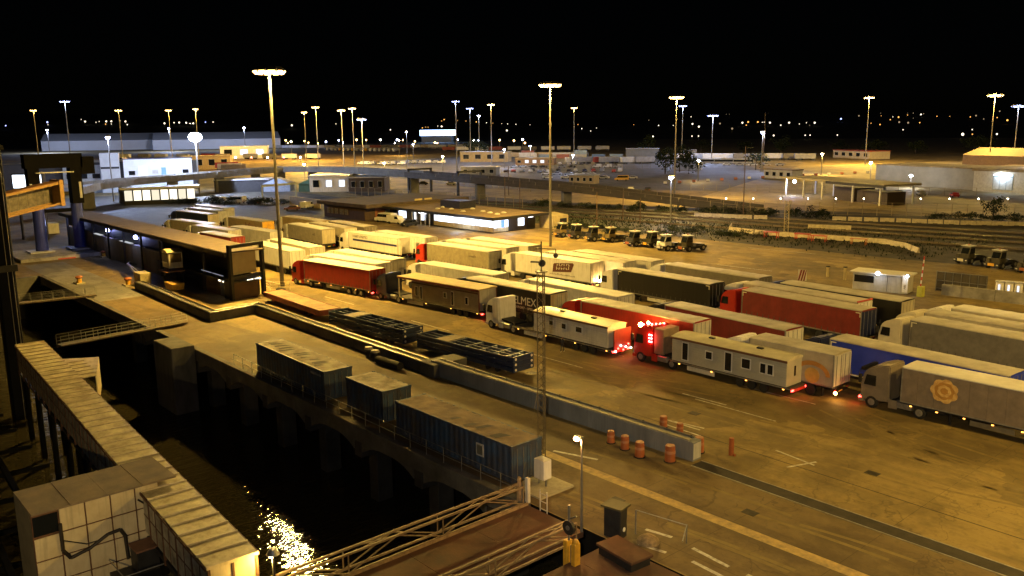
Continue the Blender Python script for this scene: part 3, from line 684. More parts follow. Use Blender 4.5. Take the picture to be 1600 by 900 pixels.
DOOR = MB().box(0,.02,TB+.08,.05,TW/2-.02,TH-.12).mesh(); ROD = MB().tube((.085,0,TB+.1),(.085,0,TH-.15),.022,n=5).mesh()
TAIL = MB().box(0,0,0,.06,.32,.12).mesh(); MARK = MB().box(-.07,-.03,0,.07,.0,.05).mesh()
UNDER = MB().box(-.12,.15,.5,-.02,TW-.15,.62).mesh(); GUARD = MB().box(-1.4,0,0,1.4,.05,.38).mesh(); LEG = MB().box(-.07,0,.05,.07,.14,TB-.1).mesh()
PLATE = MB().box(-.01,TW/2-.26,.52,.012,TW/2+.26,.62).mesh(); FLAP = MB().box(-.95,0,.15,-.92,.34,.75).mesh()
CORN = MB().add([(0,-.006,0),(.5,-.006,0),(.5,-.006,-.09),(.09,-.006,-.09),(.09,-.006,-.45),(0,-.006,-.45)], [(0,1,2,3,4,5)]).mesh()
def tractor(root, x0, cabm, tall, rims=True, lit=False, flip=None):
    c = obj('cab', CAB[tall], cabm, root, (x0,0,0))
    obj('windscreen', WIND, glassm, c); obj('grille', GRIL, chas, c); obj('bumper', BUMP, cabm, c)
    for y in (0, TW-.03): obj('side_window', SWIN, glassm, c, (0,y,0))
    obj('mirror', MIRR, chas, c); obj('mirror', MIRR, chas, c, (0,TW+.35,0))
    for y in (.12, TW-.46): obj('headlight', HEAD, whitel if lit else headoff, c, (0,y,0))
    obj('tractor_frame', TCH, chas, root, (x0,0,0)); obj('fuel_tank', TANK, rimm, root, (x0,0,0)); obj('side_skirt', SKIRT, cabm, root, (x0,0,0))
    for x in (-1.35, 2.15):
        for y in (.0, TW-.3): wheel(root, x0+x, y, rims)
    return c
def frame_mesh_t(L):
    mb = MB()
    for y0, y1 in ((-.022,.05),(TW-.05,TW+.022)):
        for x in (-L,-.09): mb.box(x,y0,TB-.02,x+.09,y1,TH-.03)
        mb.box(-L+.09,y0,TB-.02,-.09,y1,TB+.075)
    return mb.mesh()
def strap_mesh(L):
    mb = MB(); k = int(L/.68)
    for i in range(1, k):
        x = -L+L*i/k
        for y0, y1 in ((-.03,-.005),(TW+.005,TW+.03)): mb.box(x,y0,TB+.0,x+.05,y1,TB+.42)
    return mb.mesh()
postm = mat('trailer frame alloy', (.30,.29,.27), .45, .4, .3, 3); strapm = mat('strap webbing', (.10,.095,.085), .8)
def truck(R, ang, cabm, sidem, rfm, label, style='curtain', L=13.9, tall=1, bows=1, doorm=None, tail=False, markers=None, corners=False, guard=None, rail=None, nocab=False, rims=False, group='articulated trucks parked in the yard'):
    root = thing('articulated_truck', label, 'truck', (R[0],R[1],0), R_(ang), group)
    bd = obj('trailer_body', cm(('body',L,style), lambda: body_mesh(L,style)), sidem, root)
    obj('trailer_roof', cm(('roof',L,bows), lambda: roof_mesh(L,bows)), rfm, root)
    obj('trailer_frame', cm(('fr',L), lambda: MB().box(-L+.5,.75,TB-.3,-.1,.95,TB).box(-L+.5,TW-.95,TB-.3,-.1,TW-.75,TB).box(-L+.02,.0,TB-.1,-.02,TW,TB+.05).mesh()), chas, root)
    obj('side_frame', cm(('sf',L), lambda: frame_mesh_t(L)), chas if sidem in (blackc, navy) else postm, root)
    if style == 'curtain': so_ = obj('tension_straps', cm(('st',L), lambda: strap_mesh(L)), strapm, root); so_['kind'] = 'stuff'
    for k in (0, 1):
        d = obj('rear_door', DOOR, doorm or sidem, root, (0,k*TW/2,0))
        for q in (.3,.95): obj('lock_rod', ROD, steel, d, (0,q,0))
    obj('underrun_bar', UNDER, chas, root); obj('number_plate', PLATE, mat('number plate',(.6,.5,.12),.4), root)
    for y in (.08, TW-.42): obj('mud_flap', FLAP, black, root, (0,y,0))
    for y in (.12, TW-.44): obj('tail_light', TAIL, tailm if tail else tailoff, root, (0,y,.66))
    if tail: light('tail_glow', (.5,TW/2,.7), (1,.05,.02), 7, .2, root)
    for x in (-1.9,-3.15,-4.4):
        for y in (0, TW-.3): wheel(root, x, y, rims)
    for y in (.3, TW-.45): obj('landing_leg', LEG, chas, root, (-L+3.4,y,0))
    if guard: obj('side_guard', GUARD, guard, root, (-L+6.2,.02,.42))
    if rail: obj('bottom_rail', cm(('rail',L), lambda: MB().box(-L,-.03,TB-.05,-.02,.0,TB+.03).mesh()), rail, root)
    if markers:
        for i in range(markers): obj('side_marker', MARK, amberm, root, (-L+.8+i*(L-1.2)/max(1,markers-1),0,TB-.2))
    if corners:
        a = obj('corner_tape', CORN, reflm, root, (-L+.12,-.02,TH-.2)); b_ = obj('corner_tape', CORN, reflm, root, (-.12,-.02,TH-.2)); b_.scale = (-1,1,1)
    if not nocab: tractor(root, -L-.75, cabm, tall, rims)
    return root
oliv = mat('olive grey curtain', (.16,.14,.10), .6, 0, .3, .8); beige = mat('beige box', (.46,.41,.30), .5, 0, .2, 1)
creamc = mat('cream cab paint', (.60,.55,.42), .35, 0, .12, 1.5)
T = {}
def tr(key, *a, **k): T[key] = truck(*a, **k)
tr('A1',(-89.6,55.8),7,redp,redc,roofm,'bright red truck with red curtain trailer and lit tail lamps, beside the tall lamp mast',tail=True,markers=6,guard=offwhite,rims=True,bows=0)
tr('B1',(-93.1,59.1),7,white,white,roofm,'white box truck parked directly behind the bright red truck',style='box',bows=0)
tr('B2',(-94.8,62.4),3,white,offwhite,roofm,'white truck with ribbed rear doors, two lanes behind the bright red truck',style='box',bows=0,doorm=offwhite)
tr('B3',(-112.9,75.7),2.7,white,white,roofm,'white trailer truck with blue stripe and its rear doors swung open',style='box',bows=0)
tr('B4',(-110.4,79.3),2,white,white,roofm,'white truck just behind the blue striped trailer, facing the brown building',style='box',bows=0)
tr('C1',(-132.9,73.4),-2.5,palegrey,mat('grey box',(.30,.28,.23),.5),roofm,'grey box trailer truck in front of the blue striped trailer cab',style='box',doorm=beige)
tr('C2',(-131.8,77.2),-2.5,white,beige,rooft,'beige roofed truck beside the grey box trailer',doorm=offwhite)
tr('C3',(-131.0,80.9),-2.5,white,oliv,rooft,'olive sided truck farthest back behind the grey box trailer')
tr('D1',(-175.5,70.5),6,navy,mat('navy box',(.03,.045,.10),.5),roofm,'navy blue box trailer under the blue white lights at far left',style='box',doorm=beige)
tr('D2',(-187.0,79.0),5,white,palegrey,roofm,'pale roofed truck farthest left behind the navy trailer',style='box')
tr('D2b',(-181.0,75.0),5,white,palegrey,roofm,'grey roofed truck between the navy trailer and the farthest left truck',style='box')
tr('D3',(-157.0,62.7),7,white,beige,roofm,'white roofed trailer glaring in blue light beside the long shed',style='box',bows=0)
tr('D4',(-144.0,61.2),4,white,palegrey,roofm,'white roofed trailer just behind the shed canopy in bright light',style='box',bows=0)
tr('D5',(-134.3,57.5),3,white,darkred,roofm,'dull red sided trailer nearest the shed canopy',L=11.5)
tr('D6',(-136.5,65.4),4,orange,palegrey,roofm,'grey roofed trailer with red rear lamp behind the shed canopy',tail=True)
tr('D7',(-153.4,72.1),3,offwhite,mat('tan box',(.38,.30,.17),.5),roofm,'tan box trailer with dark red lettering on its side',style='box',doorm=yellow)
tr('D8',(-146.0,80.0),2,offwhite,mat('ochre box',(.40,.30,.15),.5),rooft,'ochre roofed truck behind the tan lettered trailer',style='box')
tr('E1',(-112.4,56.7),-1,white,white,roofm,'white trailer truck parked ahead of the bright red truck by the black portal frame',style='box',bows=0,tail=False)
tr('E2',(-113.7,60.6),-2,white,beige,roofm,'white roofed truck one lane behind the trailer by the black portal frame',style='box',bows=0,doorm=offwhite)
tr('F1',(-91.2,76.4),2.7,redp,mat('taupe curtain',(.27,.24,.17),.55),roofm,'taupe curtain trailer with a small red cab behind open white doors',bows=0,doorm=palegrey)
tr('F2',(-92.1,80.5),2.5,white,offwhite,roofm,'cream truck one lane behind the taupe trailer',style='box')
tr('F3',(-91.4,84.2),0,white,offwhite,roofm,'white truck nearest the tall middle mast beside the terminal lawn',style='box',doorm=beige)
tr('G1',(-76.0,64.4),3.5,white,palegrey,roofm,'white cab truck with pale grey trailer behind the roofed home trailer',style='box',bows=0,doorm=beige)
tr('G2',(-63.0,61.1),1,blackc,blackc,rooft,'black curtain truck lettered ELMEX in large white capitals',doorm=beige)
tr('H1',(-74.0,79.0),2.6,white,white,roofm,'white truck with a dark slanted logo on its trailer side',style='box',bows=0,doorm=beige,tail=False)
tr('H2',(-71.3,82.2),0,white,offwhite,rooft,'white trailer truck one lane behind the slanted logo trailer',style='box',doorm=offwhite)
tr('H3',(-69.3,85.4),-1,white,offwhite,rooft,'white trailer truck two lanes behind the slanted logo trailer',style='box',doorm=offwhite)
tr('I1',(-57.0,64.9),-1.9,white,palegrey,roofm,'pale roofed truck between the ELMEX trailer and the slanted logo trailer',style='box',bows=0,doorm=offwhite)
tr('I2',(-44.5,60.9),0,redp,redc,rooft,'red truck with red curtain trailer behind the lit beacon tractor',doorm=offwhite)
tr('J1',(-54.6,77.5),-1.7,white,blackc,rooft,'black curtain trailer pulled by a white cab, with a silver lower rail',corners=True,rail=rimm,guard=offwhite,doorm=blackc)
tr('J2',(-52.9,84.4),-2.6,white,oliv,rooft,'olive grey trailer truck in the back lane behind the black trailer',bows=1)
tr('I3',(-37.4,64.1),-4.8,chas,darkred,rooft,'dark red trailer truck right behind the pale home with two windows',doorm=offwhite,bows=0)
tr('K1',(-36.6,76.0),-5.3,redp,darkred,rooft,'dark red curtain truck with red cab and silver rail in the middle row',corners=True,rail=rimm,doorm=navy,bows=0)
tr('K2',(-38.7,79.4),-5,white,beige,rooft,'beige roofed trailer close behind the dark red curtain truck',style='box',doorm=white,bows=0)
tr('K3',(-36.0,82.9),-3.4,navy,blackc,rooft,'black sided trailer in the back lane in front of the floodlit booth',doorm=beige,bows=0)
tr('L1',(-18.1,74.4),-5,creamc,mat('dark grey curtain',(.16,.15,.14),.55),rooft,'dark grey curtain trailer with cream cab at the right edge of the yard',corners=True)
tr('L1b',(-18.5,78.2),-5,creamc,beige,rooft,'trailer with a second cream cab one lane behind the dark grey curtain trailer')
tr('L2',(-17.6,82.0),-5,white,beige,roofm,'pale roofed trailer farthest back at the right edge of the yard')
tr('M1',(-19.6,63.1),-4.5,navy,bluec,rooft,'blue curtain trailer with a white lower line and corner tape',corners=True,rail=white,bows=0)
tr('M0',(-30.6,59.6),-1,white,beige,rooft,'short pale truck with an orange emblem behind the nearest mobile home',style='box',L=7.5,tail=False,bows=0,doorm=palegrey)
tr('A5',(-11.8,60.1),0,mat('grey beige cab',(.24,.20,.15),.4),mat('grey beige box',(.25,.20,.15),.5),roofm,'nearest grey truck with a yellow rose emblem, cut off by the right edge',style='box',bows=0,markers=8,rims=True,guard=oliv)

# open rear doors of the blue striped trailer
for s_, k in ((0,0),(1,1)):
    d = [c for c in T['B3'].children if c.name.startswith('rear_door')][k]
    d.location = (.0, 0.02 if k == 0 else TW-.02, 0); d.rotation_euler = (0,0,R_(-100) if k == 0 else R_(-80))
bluep = mat('deep blue vinyl', (.02,.03,.16), .4); darkp = mat('dark lettering', (.05,.04,.035), .5); whp = mat('white lettering', (.6,.6,.58), .5)
obj('blue_stripe', MB().box(-12.6,-.022,2.25,-.3,-.004,2.58), bluep, T['B3'])
RX = (R_(90),0,0)
text('lettering', 'R HART LOGISTICS', .62, darkp, T['B3'], (-12.6,-.03,2.82), RX, sx=.82)
text('lettering', 'ELMEX', 1.25, whp, T['G2'], (-5.75,-.05,1.85), RX, ext=.01, sx=.98)
text('lettering', 'EXPORT - SPED', .36, whp, T['G2'], (-5.5,-.05,1.38), RX, sx=1.2)
lg = obj('logo_panel', MB().prism([(-6.7,1.75),(-3.4,2.05),(-2.9,3.1),(-3.1,3.28),(-6.35,2.95),(-6.55,2.8)], -.05, -.01), mat('maroon logo',(.10,.03,.02),.5), T['H1'])
def scrawl(parent, x, z, wd, ht, n_, m_, y=-.06, slope=.0, sd=1):
    rnd = random.Random(sd); mb = MB()
    for i in range(n_):
        xx = x+wd*i/n_; zz = z+slope*wd*i/n_; h = ht*rnd.choice((.6,.6,.65,1)); ww = wd/n_*.28
        mb.box(xx,y-.01,zz,xx+ww,y,zz+h)
        if rnd.random() < .75: q = zz+h*rnd.choice((0,.4,.8)); mb.box(xx+ww,y-.01,q,xx+ww*2.4,y,q+ht*.18)
    return obj('lettering', mb, m_, parent)
scrawl(T['H1'],-5.9,2.62,2.5,.42,6,whp,sd=4,slope=.1); scrawl(T['H1'],-6.0,2.12,2.6,.42,6,whp,sd=9,slope=.1)
scrawl(T['H1'],-7.2,1.42,4.6,.22,20,darkp,y=-.03,sd=3); scrawl(T['D7'],-6.8,2.2,4.6,.75,9,darkred,y=-.03,sd=12); scrawl(T['F1'],-4.2,2.5,1.6,.3,6,darkp,y=-.06,sd=2); scrawl(T['C1'],-3.6,2.3,1.1,.5,3,darkp,y=-.03,sd=6)
# emblems: rose on the nearest truck, round orange emblem on the short truck
pet = mat('yellow rose print', (.80,.58,.2), .5, 0, .35, 3, dirt=(.5,.22,.05)); pet2 = mat('amber rose print', (.6,.3,.06), .5)
def rosette(parent, cx_, cz, r, n_, y):
    e = None
    for ring, (rr, m_) in enumerate(((1,pet),(.72,pet2),(.5,pet),(.28,pet2))):
        pts = []
        for i in range(n_*4):
            t = 2*math.pi*i/(n_*4); k = r*rr*(.88+.14*abs(math.sin(t*n_/2+ring))); pts.append((cx_+k*math.cos(t), cz+k*.92*math.sin(t)))
        o = obj('rose_emblem' if ring == 0 else 'petal_ring', MB().prism(pts, y-.004*(ring+1)-.002, y-.004*ring), m_, parent if ring == 0 else e)
        if ring == 0: e = o
rosette(T['A5'], -10.9, 2.45, .95, 7, -.02)
oe = obj('arch_emblem', MB().prism([(-1.75+1.5*math.cos(t),1.75+1.05*math.sin(t)) for t in [math.pi*i/14 for i in range(15)]] + [(-1.75+1.15*math.cos(t),1.75+.7*math.sin(t)) for t in [math.pi*(14-i)/14 for i in range(15)]], -.04, -.02), mat('orange print',(.55,.27,.06),.5), T['M0'])
obj('round_emblem', MB().tube((-1.75,-.045,1.65),(-1.75,-.02,1.65),.62,n=24), mat('yellow print',(.62,.40,.10),.5), T['M0'])
obj('rear_marker', MB().ball((.12,.25,.55),.12), emit('amber lamp',(1,.5,.12),40), T['M0']); light('rear_glow',(.4,.25,.6),(1,.45,.1),12,.1,T['M0'])
obj('work_lamp', MB().ball((.25,1.6,1.15),.28,10,6,.7), emit('amber flood',(1,.62,.22),60), T['H1']); light('work_glow',(.6,1.2,1.2),(1,.6,.2),160,.2,T['H1'])
obj('position_lamp', MB().ball((-16.95,.2,.62),.13), tailm, T['A5']); light('position_glow',(-17.4,.1,.6),(1,.06,.03),7,.1,T['A5'])
obj('cab_visor', MB().box(-17.0,.2,2.72,-16.7,TW-.2,2.95), blackc, T['A5'])
obj('red_tape', MB().box(-.1,-.02,TH-.02,.06,TW+.02,TH+.1), mat('red white tape',(.6,.08,.06),.5,0,.5,4), T['K2'])

# ---------------------------------------------------------------- flatbed trucks and the mobile homes they carry
def flatbed(R, ang, cabm, L, label, tall=1, lit=False, rear=0):
    root = thing('flatbed_truck', label, 'truck', (R[0],R[1],0), R_(ang), 'flatbed trucks carrying mobile homes')
    obj('deck', MB().box(-L,0,.72,rear,TW,.88), mat('dark deck',(.05,.042,.035),.7), root)
    obj('deck_edge', MB().box(-L,-.02,.74,rear,0,.84), rimm, root)
    obj('gooseneck', MB().prism([(-L,.75),(-L-2.6,1.1),(-L-2.6,1.28),(-L,.98)],.4,TW-.4), chas, root)
    obj('deck_frame', MB().box(-L+.3,.7,.45,rear-.3,.9,.72).box(-L+.3,TW-.9,.45,rear-.3,TW-.7,.72), chas, root)
    for x in (-2.2,-3.3,-4.4):
        for y in (0, TW-.3): obj('wheel', WHEEL, black, root, (x,y,.38)).scale = (.8,1,.8)
    obj('side_guard', GUARD, offwhite, root, (-L+3.2,.02,.3))
    for y in (.08, TW-.4): obj('tail_light', TAIL, tailm, root, (rear,y,.6))
    obj('rear_board', MB().box(rear,.45,.5,rear+.04,TW-.45,.72), mat('red marker board',(.5,.04,.03),.5), root)
    for i in range(4): obj('side_marker', MARK, amberm, root, (-L+1+i*(L-1.4)/3,-.02,.66))
    if lit: light('tail_glow', (rear+.5,TW/2,.6), (1,.12,.06), 4, .15, root)
    tractor(root, -L-2.0, cabm, tall, True)
    return root
def home(R, ang, L, z0, z1, wallm, rfm, label, wins, arch=.22, over=.08):
    root = thing('mobile_home', label, 'mobile home', (R[0],R[1],0), R_(ang), 'mobile homes on flatbed trucks')
    N = 26; sid = cm(('siding',L,z0,z1), lambda: None); mb = MB(); W = TW
    k = int((z1-z0)/.2)
    for i in range(k):      # lapped siding boards
        a = z0+(z1-z0)*i/k; b_ = z0+(z1-z0)*(i+1)/k-.012
        for x0,y0,x1,y1 in ((-L,-.01,0,.02),(-L,W-.02,0,W+.01)): mb.box(x0,y0,a,x1,y1,b_)
    bd = obj('wall', MB().box(-L+.01,.02,z0,-.01,W-.02,z1), wallm, root); obj('siding', mb, wallm, bd)
    pts = [(-over,z1-.02)] + [(-over+(W+2*over)*i/8, z1+.05+arch*math.sin(math.pi*i/8)) for i in range(9)] + [(W+over,z1-.02)]
    rm = MB(); n_ = len(pts); X0, X1 = -L-over, over
    rm.add([(X0,y,z) for y,z in pts]+[(X1,y,z) for y,z in pts], [tuple(range(n_)),tuple(range(2*n_-1,n_-1,-1))]+[(i,(i+1)%n_,n_+(i+1)%n_,n_+i) for i in range(n_)])
    rf = obj('roof', rm, rfm, root); 
    obj('fascia', MB().box(X0,-over-.03,z1-.14,X1,-over+.01,z1+.03), mat('brown fascia',(.16,.075,.04),.6), rf)
    for xx in (-L*.3,-L*.72): obj('roof_vent', MB().box(xx,.9,z1+arch,xx+.5,1.2,z1+arch+.14), chas, rf)
    H = z1-z0
    for x, w_, zb, zt, kind in wins:
        f = obj('door' if kind == 'd' else 'window', MB().box(x-.05,-.05,z0+zb-.05,x+w_+.05,-.01,z0+zt+.05), white, root)
        obj('pane', MB().box(x+.03,-.062,z0+zb+.03,x+w_-.03,-.051,z0+zt-.03), glassm, f)
    obj('rear_window', MB().box(.0,W*.42,z0+.7,.03,W*.52,z0+1.5), glassm, root); obj('rear_wall', MB().box(-.01,.02,z0,.012,W-.02,z1-.02), wallm, root)
    return root
fb3 = flatbed((-50.3,56.3),0,white,13.4,'flatbed truck with white cab carrying a low white mobile home',lit=True,rear=.2)
home((-50.6,56.3),0,9.8,.95,2.9,offwhite,mat('cream home roof',(.66,.60,.42),.4,0,.15,1),'white mobile home with three small square windows behind the white cab',[(-7.6,.55,.95,1.4,'w'),(-5.9,.6,.85,1.4,'w'),(-4.0,.8,.85,1.4,'w')])
obj('rear_panel', MB().box(.3,.1,.8,.42,TW-.1,2.7), darkred, fb3)
for i in range(7): obj('rear_lamp', MB().ball((.5,.2+i*.35,.75+(i%3)*.22),.09,8,5), (tailm if i % 2 else emit('pinkish white lamp',(1,.75,.7),7)), fb3)
fb4 = flatbed((-33.1,57.5),-.5,redp,11.4,'flatbed truck with red cab, amber beacons and red lamps carrying the nearest mobile home',lit=True,rear=.2)
home((-33.3,57.5),-.5,11.0,.9,2.95,mat('pale grey green siding',(.46,.45,.38),.6,0,.15,1),mat('pale home roof',(.56,.52,.38),.5,0,.2,1),'nearest mobile home, pale with two glazed doors and four windows',[(-9.9,.6,.25,1.75,'d'),(-7.5,.65,.8,1.45,'w'),(-5.6,.65,.2,1.75,'d'),(-4.0,.8,.75,1.55,'w'),(-2.3,.5,.7,1.5,'w'),(-1.65,.5,.7,1.5,'w')])
cabx = -11.4-2.0
for x, y, m_, rr in ((-1.9,.6,'a',.2),(-1.9,1.7,'a',.13),(-1.6,.3,'a',.09)): obj('beacon', MB().ball((cabx+x,y,3.22),rr,10,6), emit('amber beacon',(1,.5,.1),120), fb4)
light('beacon_light', (cabx-1.9,.6,3.75), (1,.45,.1), 90, .15, fb4)
for i in range(6): obj('roof_lamp', MB().ball((cabx-1.1+i*.2,.1+i*.32,3.45),.075,8,5), emit('red lamp',(1,.05,.05),30), fb4)
for z in (2.05,2.35,2.65):
    for x in (-.35,-.1): obj('side_lamp', MB().ball((cabx+x,-.03,z),.085,8,5), emit('red lamp',(1,.05,.05),30), fb4)
light('red_lamp_light', (cabx-.2,-.5,2.4), (1,.04,.05), 5, .15, fb4); light('red_lamp_light', (cabx-.2,2.9,3.6), (1,.04,.05), 5, .15, fb4)
obj('cab_box', MB().box(cabx+.05,.15,1.0,cabx+1.1,TW-.15,3.3), mat('dull brown box',(.28,.20,.13),.6), fb4, bevel=.05)
fb2 = flatbed((-70.8,57.9),5,navy,14.2,'flatbed truck with navy cab carrying the dark skirted mobile home',rear=.1)
hm2 = home((-71.1,57.9),5,11.2,.9,3.0,mat('dull cream siding',(.36,.33,.24),.6,0,.2,1),mat('dull tan roof',(.46,.38,.2),.6,0,.2,1),'mobile home with flat tan roof and dark red trim behind the navy cab',[(-10.6,.5,.5,1.6,'w'),(-9.7,.4,.2,1.7,'d'),(-5.6,.5,.9,1.5,'w'),(-4.3,.4,.2,1.75,'d'),(-2.0,.45,.6,1.4,'w')],arch=.05)
obj('roof_canopy', MB().box(-13.6,-.25,3.32,.35,TW+.2,3.46), mat('tan tarpaulin',(.48,.39,.2),.6,0,.25,1), hm2); obj('trim', MB().box(-13.6,-.27,3.2,.37,-.24,3.4), mat('dark red trim',(.14,.02,.015),.5), hm2)
for x in (-13.5,.2): 
    for y in (-.15,TW+.05): obj('canopy_post', MB().box(x,y,.9,x+.12,y+.1,3.32), offwhite if x < -5 else mat('brown post',(.16,.06,.04),.6), hm2)
obj('rear_sheet', MB().box(.2,-.1,1.0,.26,TW+.1,3.3), palegrey, hm2)

# white cab without load behind it stands as fb3's tractor; pedestrian beside it
def person():
    root = thing('person', 'person in dark clothes and pale shoes walking beside the low white mobile home', 'person', (-55.1,55.0,0), R_(30))
    me = bpy.data.meshes.new('body'); s = .8
    V = [(0,0,.92),(0,0,1.12),(0,.01,1.36),(0,.02,1.50),(0,.03,1.64),(0,.03,1.74),
         (.1,0,.88),(.13,.14,.5),(.13,.05,.10),(.13,.2,.05),(-.1,0,.88),(-.12,-.1,.5),(-.12,-.3,.14),(-.12,-.18,.05),
         (.2,.0,1.40),(.26,-.08,1.14),(.27,.02,.92),(-.2,.0,1.40),(-.26,.08,1.14),(-.25,.2,.95)]
    E_ = [(0,1),(1,2),(2,3),(3,4),(4,5),(0,6),(6,7),(7,8),(8,9),(0,10),(10,11),(11,12),(12,13),(2,14),(14,15),(15,16),(2,17),(17,18),(18,19)]
    Rd = [.13,.13,.15,.06,.1,.09,.1,.075,.05,.045,.1,.075,.05,.045,.065,.05,.04,.065,.05,.04]
    me.from_pydata([tuple(c*s for c in v) for v in V], E_, []); o = bpy.data.objects.new('body', me); COL.objects.link(o); o.parent = root
    md = o.modifiers.new('skin', 'SKIN'); sv = me.skin_vertices[0].data
    for i, r in enumerate(Rd): sv[i].radius = (r*s, r*s)
    sv[0].use_root = True; o.modifiers.new('sub', 'SUBSURF').levels = 1; me.materials.append(mat('dark clothes',(.03,.03,.035),.8))
    obj('head', MB().ball((0,.03*s,1.66*s),.1*s,10,7,1.2), mat('skin tone',(.35,.2,.13),.6), root)
    for x, y in ((.13,.2),(-.12,-.2)): obj('shoe', MB().obb((x*s,(y+.0)*s,.05*s),(.1*s,.26*s,.09*s)), offwhite, root)
person()
# ---------------------------------------------------------------- lamp masts
def lamp_col(c): return SOD if c == 'o' else MH
lens_o = emit('sodium flood lens', (1,.55,.16), 12); lens_b = emit('metal halide lens', (.30,.38,1), 5)
polem = mat('mast steel', (.20,.19,.17), .6, .1, .2, 1)
def high_mast(x, y, h, c, power, label, n_=8, R0=1.25, fl=1.0, rad=.45, group='tall lamp masts'):
    root = thing('lamp_mast', label, 'lamp mast', (x,y,0), group=group)
    obj('pole', MB().tube((0,0,0),(0,0,h),.27,.14,n=12), polem, root)
    obj('head_frame', MB().tube((0,0,h-.12),(0,0,h+.05),R0*.75,n=14), steel, root)
    fm = cm(('flood',round(fl,1)), lambda: MB().obb((0,0,0),(.5*fl,.6*fl,.34*fl)).mesh(bevel=.04))
    lm = cm(('lens',round(fl,1)), lambda: MB().obb((.27*fl,0,-.05),(.04,.54*fl,.30*fl)).mesh())
    for i in range(n_):
        t = 2*math.pi*i/n_+.3
        f = obj('floodlight', fm, darksteel, root, (R0*math.cos(t),R0*math.sin(t),h), rot=(0,R_(40),t))
        obj('lens', lm, lens_o if c == 'o' else lens_b, f)
    light('mast_light', (0,0,h-.75), lamp_col(c), power, rad, root)
    return root
high_mast(-105.7,52.0,28.4,'o',80000,'tallest orange lit mast rising beside the bright red truck',n_=10,R0=1.6,fl=1.5,rad=1.15)
high_mast(-107.6,104.4,28.0,'o',74000,'orange lit mast standing in front of the terminal building corner',n_=10,R0=1.5,fl=1.4,rad=1.05)
high_mast(4,56,28.4,'o',30000,'orange lit mast just outside the picture at the right of the yard')
high_mast(-2,104,28.4,'o',34000,'orange lit mast outside the picture behind the right yard lanes')
F = 'tall masts of the far yards'
for x, y, h, c, p, t, fl in (
    (-147.3,190.7,28.5,'o',60000,'orange lit mast beside a bluish one, behind the sloping ramp',1.3),
    (-211.2,431,33.9,'o',150000,'lone orange lit mast above the red roofed building',1.5),
    (-139.6,396.1,32.1,'o',170000,'brightest orange lit mast rising behind the long grey building at right',2.0),
    (-384.1,393.7,32.6,'o',30000,'orange lit mast by itself over the car park',1.3),
    (-343.5,290.7,32.6,'o',34000,'orange lit mast just right of the blue lit masts in the middle distance',1.3),
    (-393.9,217.6,32.0,'o',110000,'orange lit mast nearest the brown dirt lot, with small side lamps',1.3),
    (-413.5,243.8,31.0,'o',90000,'left one of two close orange lit masts over the tanker row',1.4),
    (-384.8,233.3,31.3,'o',90000,'right one of two close orange lit masts over the tanker row',1.3),
    (-528.8,283.4,32.4,'o',130000,'smallest orange lit mast left of the dirt lot masts',1.3),
    (-572.8,178.4,34.1,'o',22000,'orange lit mast over the two pale warehouses',1.3),
    (-585.0,133.2,34.2,'o',22000,'orange lit mast farthest left',1.3),
    (-563.5,206.1,34.1,'o',22000,'orange lit mast near the dazzling white floodlight',1.3),
    (-557.7,221.3,34.8,'o',90000,'double headed orange mast above the dazzling white floodlight',1.3),
    (-390.1,241.9,25.9,'b',30000,'twin headed blue white mast over the tanker row',1.6),
    (-315.5,245.9,32.9,'b',14000,'tallest thin blue lit mast left of the bright blue building',1.1),
    (-428.3,345.0,33.0,'b',30000,'flat headed blue white mast beside the round tree',1.5),
    (-290.7,381.9,31.4,'b',20000,'blue white mast close beside an orange one',1.5),
    (-289.4,407.7,26.3,'b',45000,'blue white mast over the parked buses',1.8),
    (-152.5,464.0,28.5,'b',25000,'blue white mast cut by the right edge',2.0),
    (-387.3,100.0,33.3,'b',8000,'thin blue lit mast above the dark roofs at far left',1.1)):
    high_mast(x,y,h,c,p,t,random.choice((4,6,6,8)),random.uniform(1.0,1.35)*fl,fl*1.3,random.uniform(.75,1.0)*fl,F)
def street_lamp(x, y, h, c, p, label, rad=.3, s=1., lens=None):
    root = thing('street_lamp', label, 'lamp post', (x,y,0), group='street lamps of the port')
    obj('pole', MB().tube((0,0,0),(0,0,h),.12*s,.08*s,n=8), polem, root)
    hd = obj('lamp_head', MB().obb((0,0,h),(.9*s,.5*s,.2*s)), steel, root)
    obj('lens', MB().ball((0,0,h-.2*s),(.75 if s == 2.8 else .34)*s,10,6,.7), lens or (emit('street lens warm',(1,.75,.45),60) if c == 'o' else emit('street lens blue',(.55,.6,1),60)), hd)
    if p: light('street_light', (0,0,h-.7*s), lamp_col(c), p, rad, root)
street_lamp(-279.1,110.0,19.3,'b',36000,'dazzling white floodlight in front of the far masts',1.4,2.8,emit('dazzling flood',(.8,.87,1),200))
street_lamp(-273.2,81.3,19.5,'b',26000,'tall pale street lamp in front of the white office building',.5,1.8)
street_lamp(-276.3,180.4,8.2,'o',2500,'low warm street lamp in front of the sloping flyover',.3,1.2)
street_lamp(-291.4,155.0,8.3,'o',2500,'low warm street lamp above the white tents',.3,1.2)
street_lamp(-345.4,238.9,19.5,'b',6000,'pale street lamp at the end of the dirt lot',.4,1.3)
street_lamp(-116.7,149.9,10.0,'b',1500,'blue white lamp on a dark post among the railway bushes',.35,1.5)
street_lamp(-213.4,338.3,17.9,'b',16000,'blue white lamp beside a dark antenna pole',.5,2.2)
street_lamp(-463.4,381.1,29.3,'b',12000,'round blue white lamp over the dark trees in the middle',.6,2.4)

